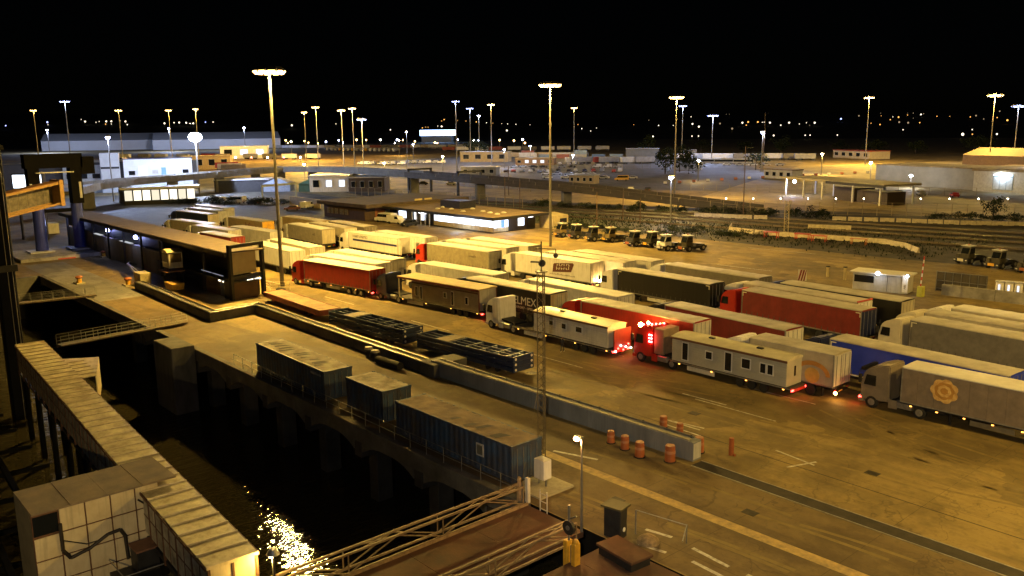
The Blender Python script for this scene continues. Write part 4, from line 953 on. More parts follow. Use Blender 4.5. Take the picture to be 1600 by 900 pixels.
# ---------------------------------------------------------------- long dark shed, booths and portal on the quay
def shed():
    root = thing('quay_shed', 'long dark quay shed with tan roof and blue wall lights', 'shed', (0,0,0))
    rm = mat('dusty tan roof', (.105,.078,.042), .85, 0, .35, .8, dirt=(.05,.036,.02)); dk = mat('dark shed wall', (.022,.022,.028), .6, 0, .4, 1)
    for i in range(14):
        x0 = -176+i*5.35; obj('roof_sheet', MB().prismz([(x0+.02,42.5),(x0+5.33,42.4),(x0+5.33,47.6),(x0+.02,47.6)], 5.9, 6.05), rm, root)
    obj('fascia', MB().box(-176,42.3,5.5,-101,42.4,6.0), darksteel, root)
    obj('back_wall', MB().box(-176,46.6,0,-104,46.8,5.9), dk, root); obj('upper_wall', MB().box(-176,43.9,3.6,-127,44.05,5.9), dk, root)
    obj('floor', MB().box(-127,43,2.1,-101,46.6,2.25), darksteel, root)
    lo = obj('lower_room', MB().box(-111,43.2,0,-101.2,46.5,2.1), mat('brown room wall',(.085,.048,.03),.7,0,.3,1), root)
    obj('door', MB().box(-105.0,43.12,.1,-103.9,43.19,1.9), mat('grey door',(.16,.16,.16),.5), lo)
    for x in (-105.2,-103.9): obj('door_lamp', MB().box(x,43.0,1.95,x+.4,43.15,2.05), emit('warm strip',(1,.9,.7),3), lo)
    for x in (-110.5,-106.8): obj('handrail', MB().tube((x,43.0,2.75),(x+3.2,43.0,2.75),.05,n=6), emit('rail glow',(.8,.85,1),.12), root)  # handrails glow faintly by themselves, standing in for light on them
    for x in range(-174,-100,8): obj('column', MB().box(x,43.0,0,x+.3,43.3,5.9), darksteel, root)
    for x in (-170,-150.5,-136.8):
        f = obj('wall_light', MB().box(x,43.4,4.7,x+.6,43.85,5.1), darksteel, root); obj('lens', MB().ball((x+.3,43.3,4.75),.33,10,6), emit('blue wall lens',(.35,.4,1),25), f); light('wall_light_lamp',(x+.3,42.6,4.5),MH,35,.25,root)
    obj('downpipe', MB().tube((-134.5,43.3,0),(-134.5,43.3,4.6),.08,n=6), white, root)
shed()
rw = thing('retaining_wall', 'grey concrete retaining wall in front of the dark shed', 'wall', (0,0,0))
for i in range(8):
    x0 = -174+i*6; obj('wall_panel', MB().box(x0+.02,43.2-i*.0,-.02,x0+5.97,43.75,3.5-.06*(i%2)), mat('grey retaining concrete',(.24,.225,.205),.8,0,.4,.5,streak=.35), rw)
obj('coping_glow', MB().box(-158,43.1,3.52,-154,43.7,3.58), emit('coping glow strip',(.9,.95,1),.25), rw); obj('coping_glow', MB().box(-144,43.1,3.52,-139,43.7,3.58), emit('coping glow strip',(.9,.95,1),.25), rw)  # glowing strips stand in for light on the wall top, no lamps
r = thing('control_booth', 'small cream control booth with big window hanging on the shed front', 'booth', (-119.2,41.0,0))
obj('cabin', MB().box(0,0,2.4,2.6,1.9,4.6), offwhite, r, bevel=.05); obj('window', MB().box(2.61,.2,3.2,2.64,1.7,4.4), mat('dim booth glass',(.16,.12,.06),.2), r); obj('side_window', MB().box(.2,-.03,3.2,2.4,-.01,4.4), mat('dim booth glass',(.16,.12,.06),.2), r)
obj('roof', MB().prism([(-.15,4.6),(2.75,4.6),(1.3,5.0)],-.15,2.05), cream, r); obj('ledge', MB().box(-.2,-.5,1.9,2.9,2.0,2.05), mat('orange brown ledge',(.4,.2,.08),.6), r)
for x, y in ((0,0),(2.5,0),(0,1.8),(2.5,1.8)): obj('leg', MB().box(x,y,0,x+.12,y+.12,2.4), darksteel, r)
r = thing('steel_portal', 'black steel portal framing a beige panel at the end of the shed', 'frame', (-101.0,42.9,0), R_(14))
for y in (0,4.9): obj('post', MB().box(-.25,y-.2,0,.25,y+.2,6.9), black, r)
obj('top_beam', MB().box(-.25,-.2,6.5,.25,5.1,6.9), black, r); obj('cross_beam', MB().box(-.2,.2,2.5,.2,4.7,2.95), black, r); obj('panel', MB().box(-.5,.55,3.05,-.3,4.2,5.75), mat('beige door panel',(.42,.36,.24),.6,0,.12,1), r); obj('panel_cap', MB().box(-1.6,.5,5.75,-.3,4.3,5.9), roofm, r)
for y in (2.2,3.4): obj('strip_lamp', MB().box(.26,y,2.15,.32,y+.9,2.3), emit('warm strip',(1,.9,.7),3), r)
obj('lower_machine', MB().box(-2,.3,0,-.3,4.6,2.4), darksteel, r, bevel=.1)
tag(obj('yellow_crate', MB().prism([(-121.6,0),(-119.4,0),(-119.2,1.75),(-121.8,1.75)],37.9,39.4), mat('worn yellow grey',(.42,.36,.2),.6,0,.4,2), bevel=.05), 'yellowish valve box ending the pipe wall', 'box')
tag(obj('yellow_skip', MB().prism([(-114.6,.1),(-112.4,.1),(-112.0,1.0),(-115.0,1.0)],39.6,41.2), mat('ochre skip paint',(.5,.32,.08),.6,0,.3,2), bevel=.03), 'small ochre skip under the control booth', 'skip')
pipe = thing('fill_pipes', 'two bent grey pipes running from the retaining wall to the valve box', 'pipes', (0,0,0))
for y in (39.0,38.3): obj('pipe', MB().path([(-134,42.2,.9),(-133,41,1.5),(-131.5,40.2,1.5),(-121.6,y,1.2)],.14,8), steel, pipe)
railing('bent pale handrail round the foot of the tall lamp mast', [(-106.8,49.6,0),(-104,49.4,0),(-102.6,51.5,0)], 1.1, 1.2, 3, offwhite)
tag(obj('rope_pile', MB().ball((-103.4,50.6,-.1),.7,10,6,.7), mat('dark rope',(.06,.05,.04),.9,0,.4,6,bump=.8,bscale=8)), 'dark coil of gear near the foot of the tall lamp mast', 'gear')

# portal gantry, gangway
bl = mat('blue column paint', (.03,.045,.30), .35, 0, .25, 1.2); 
gblack = mat('black gantry paint', (.006,.006,.007), .8, 0, .3, 1, spec=.05)
def gantry():
    root = thing('portal_gantry', 'dark portal gantry standing on two round blue columns', 'gantry', (-163,39,0))
    for y in (3.2,-2.9):
        c = obj('column', MB().tube((0,y,.4),(0,y,8.6),1.0,.92,n=20), bl, root); obj('base_ring', MB().tube((0,y,0),(0,y,.45),1.3,n=20), navy, c)
    for y in (3.4,-3.2): obj('upper_leg', MB().box(-1.1,y-.9,8.6,1.1,y+.9,17.0), gblack, root)
    obj('top_beam', MB().box(-1.2,-4.4,14.8,1.2,4.6,17.2), gblack, root); obj('wing', MB().prismz([(-3,4.3),(1.2,4.3),(1.2,6.5)],13.6,16.6), gblack, root)
    obj('catwalk', MB().box(-1.5,-3,14.0,1.5,3,14.15), steel, root); obj('cross_tie', MB().box(-.3,-2.8,7.2,.3,3.1,7.8), gblack, root)
    for y in (-3.8,3.9): obj('leg_plate', MB().box(1.12,y-.2,9.5,1.16,y+.2,12.3), mat('pale leg plate',(.4,.42,.46),.5), root)  # plain pale plates on the upper legs
gantry()
r = thing('gangway', 'yellow framed glazed gangway hanging between the gantry and the tower', 'gangway', (-146.3,35.2,1.4), R_(-77.5))
gyel = mat('dim ochre frame', (.34,.19,.04), .5, 0, .3, 2)
for z in (8.6,11.7):
    for y in (-1.1,1.1): obj('chord', MB().beam((0,y,z),(9.2,y,z-1.6),.32,.32), gyel, r)
for i in range(8):
    x = i*9.2/7; k = 1.6*i/7; obj('upright', MB().beam((x,-1.1,8.6-k),(x,-1.1,11.7-k),.1,.1), mat('dull frame',(.2,.17,.12),.6), r)
    if i < 7: obj('pane', MB().add([(x+.08,-1.05,8.75-k),(x+1.24,-1.05,8.55-k),(x+1.24,-1.05,11.4-k),(x+.08,-1.05,11.6-k)],[(0,1,2,3)]), mat('gangway glazing',(.16,.14,.11),.3,0,.5,1.5), r)
obj('end_frame', MB().box(-.5,-1.5,8.2,.1,1.5,12.2), gyel, r); obj('roof', MB().beam((0,0,11.95),(9.2,0,10.35),2.6,.1), mat('rusty gangway roof',(.3,.15,.07),.7), r)
r = thing('concrete_plinth', 'concrete plinth with a red patch under the blue columns', 'plinth', (-160,30,0))
obj('block', MB().box(-8,1,-4,5,14.0,.55), greyapron and concrete, r); obj('red_patch', MB().box(5.0,6.5,-.6,5.03,9.2,.2), mat('red mark',(.5,.06,.03),.6), r); obj('pad', MB().box(-4.6,10.2,.55,-.8,14.0,.8), palegrey, r); obj('pad', MB().box(-4.8,3.9,.55,-1.2,7.6,.8), palegrey, r)
for x, y, t in ((-152.6,43.0,'by the plinth'),(-128,32.5,'at the outer edge of the far quay deck'),(-121.5,37.0,'nearest the valve box')):
    r = thing('quay_bollard', f'squat orange bollard {t}', 'bollard', (x,y,0), group='orange quay bollards')
    obj('base', MB().box(-.8,-.6,0,.8,.6,.15), mat('pale slab',(.42,.38,.24)), r); obj('stem', MB().tube((0,0,.15),(0,0,.8),.35,.3,n=12), yellow, r); obj('head', MB().ball((0,0,.9),.5,12,6,.5), orange, r)
tag(obj('white_crate', MB().box(-199,44,0,-196,47,2.2), palegrey, bevel=.06), 'white crate truck box behind the blue columns', 'box')
for p in ((-137,31,-100,36.0),): 
    o = MB(); sheet(o, -152,30.6,-112,36.4,.010); struct('quay_apron', o, greyapron)

# ---------------------------------------------------------------- terminal building, brown building
lit = emit('lit office window', (.72,.82,1.0), 1.7); lit2 = emit('lit office window dim', (.75,.8,.95), .7); blue_sign = emit('blue sign', (.08,.2,1), 1.2)
def terminal():
    root = thing('terminal_office', 'low flat roofed office with a long band of lit windows', 'building', (-129.2,109.2,0))
    wl = mat('dark office wall', (.06,.05,.042), .7); rf = mat('gravel roof', (.25,.18,.09), .9, 0, .5, .6, dirt=(.12,.085,.045)); bw = mat('cream spandrel', (.46,.38,.22), .6)
    obj('wall', MB().box(-34,.3,0,-.3,12,3.0), wl, root); obj('roof', MB().box(-37,-1.6,3.05,2.0,14,3.35), rf, root); obj('fascia', MB().box(-37.05,-1.66,2.85,2.06,-1.6,3.4).box(2.0,-1.66,2.85,2.06,14,3.4), darksteel, root)
    n_ = 14
    for i in range(n_):
        x = -19.6+i*1.4
        obj('spandrel', MB().box(x+.04,.1,.25,x+1.36,.28,1.15), bw, root); f = obj('window', MB().box(x+.02,.16,1.15,x+1.38,.27,2.55), offwhite, root); obj('pane', MB().box(x+.08,.12,1.22,x+1.32,.155,2.48), lit if (i*7) % 5 else lit2, f)
    for i in range(4):
        y = .4+i*1.0; f = obj('window', MB().box(-.3,y+.02,1.0,-.1,y+.98,2.5), offwhite, root); obj('pane', MB().box(-.1,y+.08,1.05,-.06,y+.92,2.45), lit if i != 2 else blue_sign, f); obj('spandrel', MB().box(-.3,y+.02,.2,-.1,y+.98,1.0), bw, root)
    f = obj('window', MB().box(-.3,7.0,.9,-.1,8.8,2.7), offwhite, root); obj('pane', MB().box(-.1,7.1,1.0,-.06,8.7,2.6), lit, f)
    d = obj('door', MB().box(-.3,9.6,0,-.1,11.5,2.4), darksteel, root); obj('door_lamp', MB().box(-.1,9.9,2.5,-.02,11.2,2.7), emit('white strip',(.9,.95,1),4), d)
    for x, w_ in ((-33,3.0),(-27.0,1.0),(-24.6,2.2)): f = obj('window', MB().box(x,.16,.9,x+w_,.27,2.6), offwhite, root); obj('pane', MB().box(x+.1,.1,1.0,x+w_-.1,.155,2.5), lit, f)
    f = obj('sign_strip', MB().box(-24.8,-.2,2.5,-22.2,-.1,2.75), emit('white strip',(.9,.95,1),4), root); obj('entry', MB().box(-23.2,.1,0,-20.2,.28,2.4), chas, root)
    for i in range(5): obj('porch_post', MB().box(-26+i*1.6,-1.2,0,-25.85+i*1.6,-1.05,3.0), offwhite, root)
    for i, (x, y) in enumerate(((-22,3),(-19,4.5),(-13,3),(-10,6),(-6.5,5),(-4.5,7),(-3,4),(-24,6),(-16,8))): obj('roof_dome', MB().ball((x,y,3.35),.62,10,5,.5), offwhite, root)
    obj('roof_plant', MB().box(-25,6,3.35,-18,10.5,5.0), darksteel, root)
    obj('annex', MB().prism([(-1.2,0),(3.0,0),(3.0,2.6),(-1.2,3.0)],14.1,18.5), mat('cream annex',(.5,.42,.24),.6), root); obj('annex_opening', MB().box(3.0,16,0,3.05,18,2.0), chas, root)
    light('window_spill', (-8,-2.6,1.6), (.7,.8,1), 260, .6, root); light('window_spill', (1.6,3,1.6), (.7,.8,1), 160, .5, root)
terminal()
def brown():
    root = thing('brown_office', 'dark brown low building with wide flat roof behind the minibus', 'building', (-186.5,103,0), R_(2))
    wl = mat('brown cladding', (.07,.042,.026), .7, 0, .3, 1); rf = mat('brown felt roof', (.10,.072,.05), .9, 0, .4, .5)
    obj('wall', MB().box(.6,.6,0,18,26,3.1), wl, root); obj('roof', MB().box(-.6,-.6,3.1,20.5,30,3.9), rf, root)
    for x, w_ in ((2,1.2),(3.6,1.2),(5.4,1.5),(7.6,1.8),(9.8,1.4)): f = obj('window', MB().box(x,.52,.9,x+w_,.6,2.3), mat('brown frame',(.2,.13,.07),.6), root); obj('pane', MB().box(x+.1,.48,1.0,x+w_-.1,.519,2.2), mat('dim pane',(.22,.2,.14),.3,0,.6,3), f)
    d = obj('door', MB().box(18,3.5,0,18.1,8.5,2.7), mat('red brown door',(.26,.09,.03),.6), root); obj('notice', MB().box(18.1,6.2,1.0,18.14,7.6,2.2), palegrey, d)
    for y in (14,17): obj('notice_board', MB().box(19.3,y,2.0,19.4,y+2.2,4.3), mat('cream board',(.62,.5,.22),.6), root)
brown()
tag(obj('white_hoarding', MB().box(-222,113,0,-205,113.3,2.4), mat('cream hoarding',(.5,.4,.24),.6), rz=0), 'cream hoarding boards beside the dark parking road', 'hoarding')

# ---------------------------------------------------------------- cars and vans
def car_mesh(kind):
    if kind == 'car': p = [(0,.3),(0,.75),(.9,.85),(1.5,1.3),(3.0,1.35),(3.7,.95),(4.2,.9),(4.25,.3)]; W = 1.7
    elif kind == 'van': p = [(0,.3),(0,.85),(.7,1.0),(1.3,1.85),(4.6,1.9),(4.7,.35)]; W = 1.85
    elif kind == 'bus': p = [(0,.35),(-.05,1.2),(.15,2.9),(10.8,2.9),(10.9,.4)]; W = 2.5
    else: p = [(0,.35),(-.02,1.0),(.8,1.15),(1.3,2.1),(5.4,2.15),(5.5,.4)]; W = 2.0
    return MB().prism(p, 0, W).mesh(bevel=.06, seg=2), W
def car_glass(kind, W):
    if kind == 'car': p = [(1.0,.9),(1.55,1.24),(2.95,1.29),(3.55,.95)]
    elif kind == 'van': p = [(.85,1.12),(1.3,1.7),(2.1,1.72),(2.1,1.12)]
    elif kind == 'bus': p = [(.3,1.3),(.4,2.4),(10.5,2.4),(10.5,1.3)]
    else: p = [(.9,1.25),(1.3,1.9),(5.1,1.95),(5.1,1.25)]
    return MB().prism(p, -.02, W+.02).mesh()
CM = {k: car_mesh(k) for k in ('car','van','bus','minibus')}; CG = {k: car_glass(k, CM[k][1]) for k in CM}
CW = MB().tube((0,0,.31),(0,.2,.31),.31,n=12).mesh(); LB = MB().box(-.02,.1,.55,.05,.4,.7).mesh()
def vehicle(kind, x, y, ang, m_, label, cat, group):
    root = thing({'car':'parked_car','van':'parked_van','bus':'parked_bus','minibus':'parked_minibus'}[kind], label, cat, (x,y,0), R_(ang), group)
    me, W = CM[kind]; L = {'car':4.25,'van':4.7,'bus':10.9,'minibus':5.5}[kind]
    b_ = obj('body', me, m_, root); obj('window_band', CG[kind], glassm, b_)
    for xx in (L*.2, L*.8):
        for yy in (0, W-.2): obj('wheel', CW, black, root, (xx,yy,0))
    for yy in (0, W-.5): obj('headlight', LB, headoff, root, (0,yy,0)); obj('tail_lamp', LB, tailoff, root, (L-.03,yy,0))
    return root
vehicle('minibus',-165.5,104.8,12,white,'cream minibus parked before the brown building','minibus','vans by the offices')
vehicle('van',-156.5,107.6,190,white,'small white van beside the minibus','van','vans by the offices')
vehicle('car',-151.5,103.6,100,chas,'black car parked by the office entrance','car','vans by the offices')
vehicle('van',-245,99.5,20,white,'white van in the middle of three vehicles on the dark parking road','van','vans on the dark parking road')
vehicle('minibus',-240,102.5,25,white,'tall white van on the dark parking road','van','vans on the dark parking road')
vehicle('car',-251,104,10,palegrey,'pale car left of the white vans on the dark parking road','car','vans on the dark parking road')
vehicle('car',-233,105,20,chas,'dark car right of the tall white van','car','vans on the dark parking road')
vehicle('van',-210,112.5,-60,white,'white van with dark windows at the corner of the brown building','van','vans by the offices')
vehicle('car',-206,103.0,60,mat('dull red car',(.12,.03,.03),.4),'dark motorbike sized car beside the tall mast pole','car','vans by the offices')
vehicle('car',-254.8,193.2,20,white,'white car alone under the flyover','car','vehicles beyond the flyover')
vehicle('van',-278.2,178.9,10,white,'white van near the low warm street lamp','van','vehicles beyond the flyover')
vehicle('car',-262,185,60,chas,'dark car between flyover piers','car','vehicles beyond the flyover')
vehicle('minibus',-222,250,40,yellow,'cream ambulance like van by the construction posts','van','vehicles beyond the flyover')
k = 0
for (x0,y0),(x1,y1),n_,kind,lab,gr in (((-446,272),(-424,286),9,'van','white van in the row below the tanker lot','vans in the far row'),((-434,301),(-418,311),5,'van','white van in the short row right of the first van row','vans in the second far row'),((-303,324),(-294,330),3,'van','white van in the row of three in the far car park','vans in the car park'),((-252,246),(-226,262),9,'car','car in the pale row beyond the ramp','cars beyond the ramp'),((-276,262),(-256,270),5,'car','car in the small cluster left of the car park','cars left of the car park'),((-340,300),(-312,315),7,'car','dark car in the blue lit car park','cars in the blue lit car park'),((-262,386),(-238,398),5,'car','car beside the parked buses','cars by the buses')):
    for i in range(n_):
        t = i/max(1,n_-1); k += 1
        vehicle(kind, x0+(x1-x0)*t, y0+(y1-y0)*t, random.choice((38,40,220)), random.choice((white,white,palegrey,midgrey)) if lab[0] != 'd' else random.choice((chas,navy,midgrey)), lab, kind, gr)
for i in range(3): vehicle('bus',-286+i*9,388+i*4.5,35,palegrey,'pale coach parked under the blue white mast','bus','coaches under the blue mast')
# ---------------------------------------------------------------- terminal tractors
TT = {}
def tug_parts():
    TT['chassis'] = MB().box(-2.6,-1.1,.45,2.4,1.1,.85).mesh(bevel=.05); TT['cab'] = MB().prism([(-2.3,.85),(-2.35,1.6),(-2.0,2.6),(-.9,2.65),(-.8,.85)],-1.0,.35).mesh(bevel=.06)
    TT['glass'] = MB().prism([(-2.28,1.6),(-1.98,2.4),(-.95,2.45),(-.9,1.6)],-1.04,.39).mesh(); TT['front'] = MB().add([(-2.42,-.9,1.62),(-2.42,.25,1.62),(-2.06,.25,2.45),(-2.06,-.9,2.45)],[(0,1,2,3)]).mesh()
    TT['roof'] = MB().box(-2.2,-1.1,2.66,-.7,.45,2.78).mesh(bevel=.04); TT['bump'] = MB().box(-2.85,-1.15,.42,-2.6,1.15,.95).mesh(bevel=.04)
    TT['wheel'] = MB().tube((0,-.2,0),(0,.2,0),.52,n=16).mesh(); TT['rim'] = MB().tube((0,-.23,0),(0,-.2,0),.26,n=12).mesh(); TT['plate'] = MB().prism([(.2,.85),(2.2,.85),(2.4,1.0),(.3,1.25)],-.6,.6).mesh(); TT['hood'] = MB().box(-2.4,.45,.85,-.9,1.05,1.5).mesh(bevel=.06)
    TT['beacon'] = MB().tube((-1.4,-.3,2.78),(-1.4,-.3,2.98),.1,n=8).mesh(); TT['lamp'] = MB().box(-2.88,0,.6,-2.84,.25,.75).mesh(); TT['board'] = MB().box(-2.9,-.45,.5,-2.855,.45,.9).mesh()
tug_parts()
def tug(x, y, ang, bump, label, cabm=None):
    root = thing('terminal_tractor', label, 'terminal tractor', (x,y,0), R_(ang), 'terminal tractors parked in a row')
    cabm = cabm or mat('dark green grey paint',(.05,.045,.03),.5,0,.3,2)
    obj('chassis', TT['chassis'], chas, root); c = obj('cab', TT['cab'], cabm, root); obj('side_glass', TT['glass'], glassm, c); obj('windscreen', TT['front'], glassm, c); obj('roof', TT['roof'], palegrey, c); obj('beacon', TT['beacon'], orange, c)
    obj('bumper', TT['bump'], darksteel, root); obj('front_board', TT['board'], bump, root); obj('engine_hood', TT['hood'], cabm, root); obj('fifth_wheel', TT['plate'], darksteel, root)
    for xx in (-1.7,1.5):
        for yy in (-.95,.95): w_ = obj('wheel', TT['wheel'], black, root, (xx,yy,.52)); obj('rim', TT['rim'], rimm, w_)
    for yy in (-1.0,.75): obj('headlight', TT['lamp'], headoff, root, (0,yy,0))
tans = mat('tan hood',(.20,.15,.07),.5,0,.3,2)
for x, y, b_, cmm, t in ((-115.5,116.5,yellow,tans,'leftmost, nearest the cream annex'),(-111.4,116.5,orange,None,'second from the cream annex, orange board'),(-106.8,116.2,yellow,None,'third from the cream annex, wide yellow board'),(-103.8,117.5,yellow,tans,'fourth from the cream annex, tan hood'),
                     (-97.0,116.2,orange,None,'first after the gap, orange board'),(-94.2,117.5,yellow,None,'second after the gap, yellow board'),(-89.8,115.8,palegrey,white,'with white cab and grey board'),(-86.8,117.6,orange,None,'at the end of the row facing the open yard')):
    tug(x, y, 78+random.uniform(-6,6), b_, f'terminal tractor {t}', cmm)
for x, y, b_, t in ((-49.2,136,offwhite,'with pale board in the dark at right'),(-44.4,134.4,yellow,'with bright yellow board in the dark at right'),(-39.8,133,orange,'with orange board at the right edge')): tug(x, y, 80, b_, f'terminal tractor {t}')

# ---------------------------------------------------------------- booth, barriers, boxes in the back of the yard
r = thing('gate_booth', 'small floodlit gate booth with grey panels behind the back row trucks', 'booth', (-51.5,103.8,0), R_(9))
obj('wall', MB().box(0,0,0,6.6,2.6,2.2), palegrey, r, bevel=.03); obj('roof', MB().box(-.3,-.4,2.2,6.9,3,2.36), roofm, r); obj('window', MB().box(.2,-.04,1.0,2.6,-.01,1.9), glassm, r); obj('panel_joint', MB().box(4.2,-.03,.1,4.24,-.005,2.1), chas, r)
sg = obj('sign_panel', MB().box(6.1,-.45,.3,6.75,-.40,2.5), white, r); text('lettering','ABS',.34,darkp,sg,(6.52,-.46,.7),(R_(90),R_(-90),0))
for x, y in ((3.0,-.55),(6.5,-.7)):
    f = obj('floodlight', MB().box(x,y,2.3,x+.4,y+.2,2.6), darksteel, r); obj('lens', MB().ball((x+.2,y-.05,2.4),.24 if x < 5 else .17,10,6), emit('booth flood',(.75,.85,1),12), f); light('booth_light',(x+.2,y-.6,2.5),(.75,.85,1),14,.12,r)
r = thing('raised_barrier', 'raised striped barrier arm beside the gate booth', 'barrier', (-43.3,104.6,0))
obj('housing', MB().box(-.3,-.3,0,.4,.4,1.3), mat('lime yellow',(.5,.5,.08),.5), r, bevel=.04)
for i in range(9): obj('arm_segment', MB().beam((.02*i,.0,1.2+i*.42),(.02*(i+1),.0,1.2+(i+1)*.42),.12,.12), white if i % 2 else redp, r)
for i in range(4):
    x = -36.6+i*.95; rr = thing('white_tank_box', 'white plastic tank in the group of four behind the yard', 'tank', (x,109.4+i*.25,0), R_(12), 'white tanks at the back of the yard')
    obj('tank', MB().box(0,0,.1,.85,.9,2.1), white, rr, bevel=.1); obj('lid', MB().box(-.05,-.05,2.1,.9,.95,2.2), palegrey, rr); obj('gauge', MB().box(.3,-.03,.6,.5,-.0,1.8), lit2, rr); obj('pallet', MB().box(-.05,-.05,0,.9,.95,.1), darksteel, rr)  # gauge strip glows by itself though it is no lamp
r = thing('striped_board', 'red and white striped warning board at the back of the yard', 'sign', (-59.2,103.9,0), R_(20))
obj('board', MB().box(0,-.04,.1,1.1,.04,1.55), offwhite, r)
for i in range(3): obj('red_stripe', MB().add([(.0+i*.34,-.05,.1),(.2+i*.34,-.05,.1),(min(1.1,.55+i*.34),-.05,1.55),(min(1.0,.3+i*.34),-.05,1.55)],[(0,1,2,3)]), mat('dark red stripe',(.2,.03,.02),.6), r)
for x, y, h, t in ((-58.0,109.6,1.4,'pale pillar meter behind the striped board'),(-55.2,109.0,1.7,'thin pale sign post behind the striped board')):
    r = thing('meter_post', t, 'post', (x,y,0)); obj('post', MB().box(-.15,-.15,0,.15,.15,h), mat('cream annex',(.5,.42,.24)), r); obj('cap', MB().box(-.2,-.2,h,.2,.2,h+.12), chas, r)
r = thing('low_wall', 'low tan wall beside the white tanks at the right edge', 'wall', (-42,107.5,0), R_(3))
for i in range(5): obj('block', MB().box(i*6+.02,0,0,i*6+5.97,.6,1.3+.04*(i%2)), concrete, r)
r = thing('scrap_fence', 'dull grey mesh cage between the booth and the white tanks', 'cage', (-43.5,109.5,0), R_(5))
for i in range(7): obj('post', MB().box(i*.95,0,0,i*.95+.06,.06,2.6), steel, r)
for z in (.4,1.4,2.5): obj('rail', MB().box(0,.0,z,5.8,.05,z+.06), steel, r)
obj('mesh_sheet', MB().box(0,.07,.1,5.8,.09,2.5), mat('dull mesh',(.10,.085,.06),.8), r)
# concrete barrier chains
BM = MB().prism([(-.3,0),(.3,0),(.22,.18),(.1,.5),(.09,.85),(-.09,.85),(-.1,.5),(-.22,.18)],.03,2.87).mesh(); SLOT = MB().box(-.31,1.0,0,.31,1.9,.10).mesh()
barm = mat('pale barrier concrete',(.52,.46,.34),.8,0,.3,2)
def chain(pts, lab, gr):
    P = [Vector(p) for p in pts]
    for a, b_ in zip(P, P[1:]):
        d = b_-a; n_ = max(1, round(d.length/2.9)); an = math.atan2(d.y,d.x)-math.pi/2
        for i in range(n_): 
            q = a+d*(i/n_); rr = thing('concrete_barrier', lab, 'barrier', (q.x,q.y,0), an, gr); obj('block', BM, barm, rr); obj('lifting_slot', SLOT, chas, rr)
chain([(-101,150),(-97.9,144.7),(-88.6,143.7),(-78,145.9),(-67.9,147.2),(-63,145),(-58.6,140.1)],'concrete barrier block in the long curved chain beside the red trolleys','barriers of the curved chain')
chain([(-93.1,176.5),(-81.5,182),(-70,186),(-60,192.2),(-48,197)],'concrete barrier block in the far straight chain along the railway','barriers of the far chain')
chain([(-89,159),(-81.9,162.6)],'concrete barrier block in the short row between the two long chains','barriers of the short row')
chain([(-120,163),(-110,166),(-104,169)],'concrete barrier block in the short row left of the lattice pylon','barriers left of the pylon')
for x, y, m_, t in ((-86.5,141.5,redp,'red trolley frame below the curved barrier chain, largest'),(-81,143,redp,'red trolley frame, middle one below the barrier chain'),(-77.5,142.6,redp,'red trolley frame, smaller one below the barrier chain'),(-70.5,143.5,orange,'orange trolley frame at the right below the barrier chain')):
    r = thing('trolley_frame', t, 'trolley', (x,y,0), R_(10)); obj('deck', MB().box(-1.4,-.6,1.0,1.4,.6,1.12), m_, r)
    for xx in (-1.2,1.2):
        for yy in (-.5,.4): obj('leg', MB().box(xx-.06,yy,0,xx+.06,yy+.1,1.0), m_, r)
# railway: tracks, poles
railm = mat('dull rail',(.14,.11,.08),.5,.5,.3,3); slp = mat('sleeper',(.05,.042,.033),.9)
SL = None
for j, (a, b_) in enumerate((((-190,143),(30,176)),((-190,149),(30,184)),((-190,156),(30,192)),((-150,141),(30,166)))):
    root = thing('railway_track', ('nearest','second','third','short front')[j]+' railway track running behind the terminal tractors', 'railway track', (*a,0)); d = Vector(b_)-Vector(a); L = d.length; root.rotation_euler = (0,0,math.atan2(d.y,d.x))
    mb = MB()
    for i in range(int(L/.9)): mb.box(i*.9,-1.3,.01,i*.9+.28,1.3,.09)
    s_ = obj('sleepers', mb, slp, root); s_['kind'] = 'stuff'
    for y in (-.72,.72): obj('rail', MB().box(0,y-.04,.09,L,y+.04,.25), railm, root)
for x, y, h, t in ((-109.5,167,16.2,'tall dark catenary pole before the far road'),(-125.8,144.6,6.4,'thin catenary pole left of the bushes'),(-118.9,142.3,5.6,'short thin catenary pole by the bushes'),(-117.8,127.4,7.8,'thin pole behind the terminal tractors'),(-200,176,9,'thin pole behind the office roof'),(-172,150,8,'slim pole right of the roof plant'),(-155,140,8.5,'slim pole beside the lawn'),(-213,339,26,'dark antenna pole beside a blue white lamp')):
    r = thing('catenary_pole', t, 'pole', (x,y,0), group='poles along the railway'); obj('pole', MB().tube((0,0,0),(0,0,h),.13,.09,n=8), mat('brown pole',(.10,.06,.035),.7), r); obj('arm', MB().beam((0,0,h-.6),(1.6,.6,h-.3),.06,.06), darksteel, r)
r = thing('lattice_pylon', 'short twin legged lattice pylon in front of the barrier chains', 'pylon', (-87.7,148.6,0))
for x in (-.45,.45): obj('leg', MB().box(x-.07,-.07,0,x+.07,.07,6.4), mat('pylon paint',(.3,.25,.16),.6), r)
for i in range(9): obj('brace', MB().beam((-.45 if i % 2 else .45,0,i*.7),(.45 if i % 2 else -.45,0,(i+1)*.7),.06,.06), mat('pylon paint',(.3,.25,.16),.6), r)

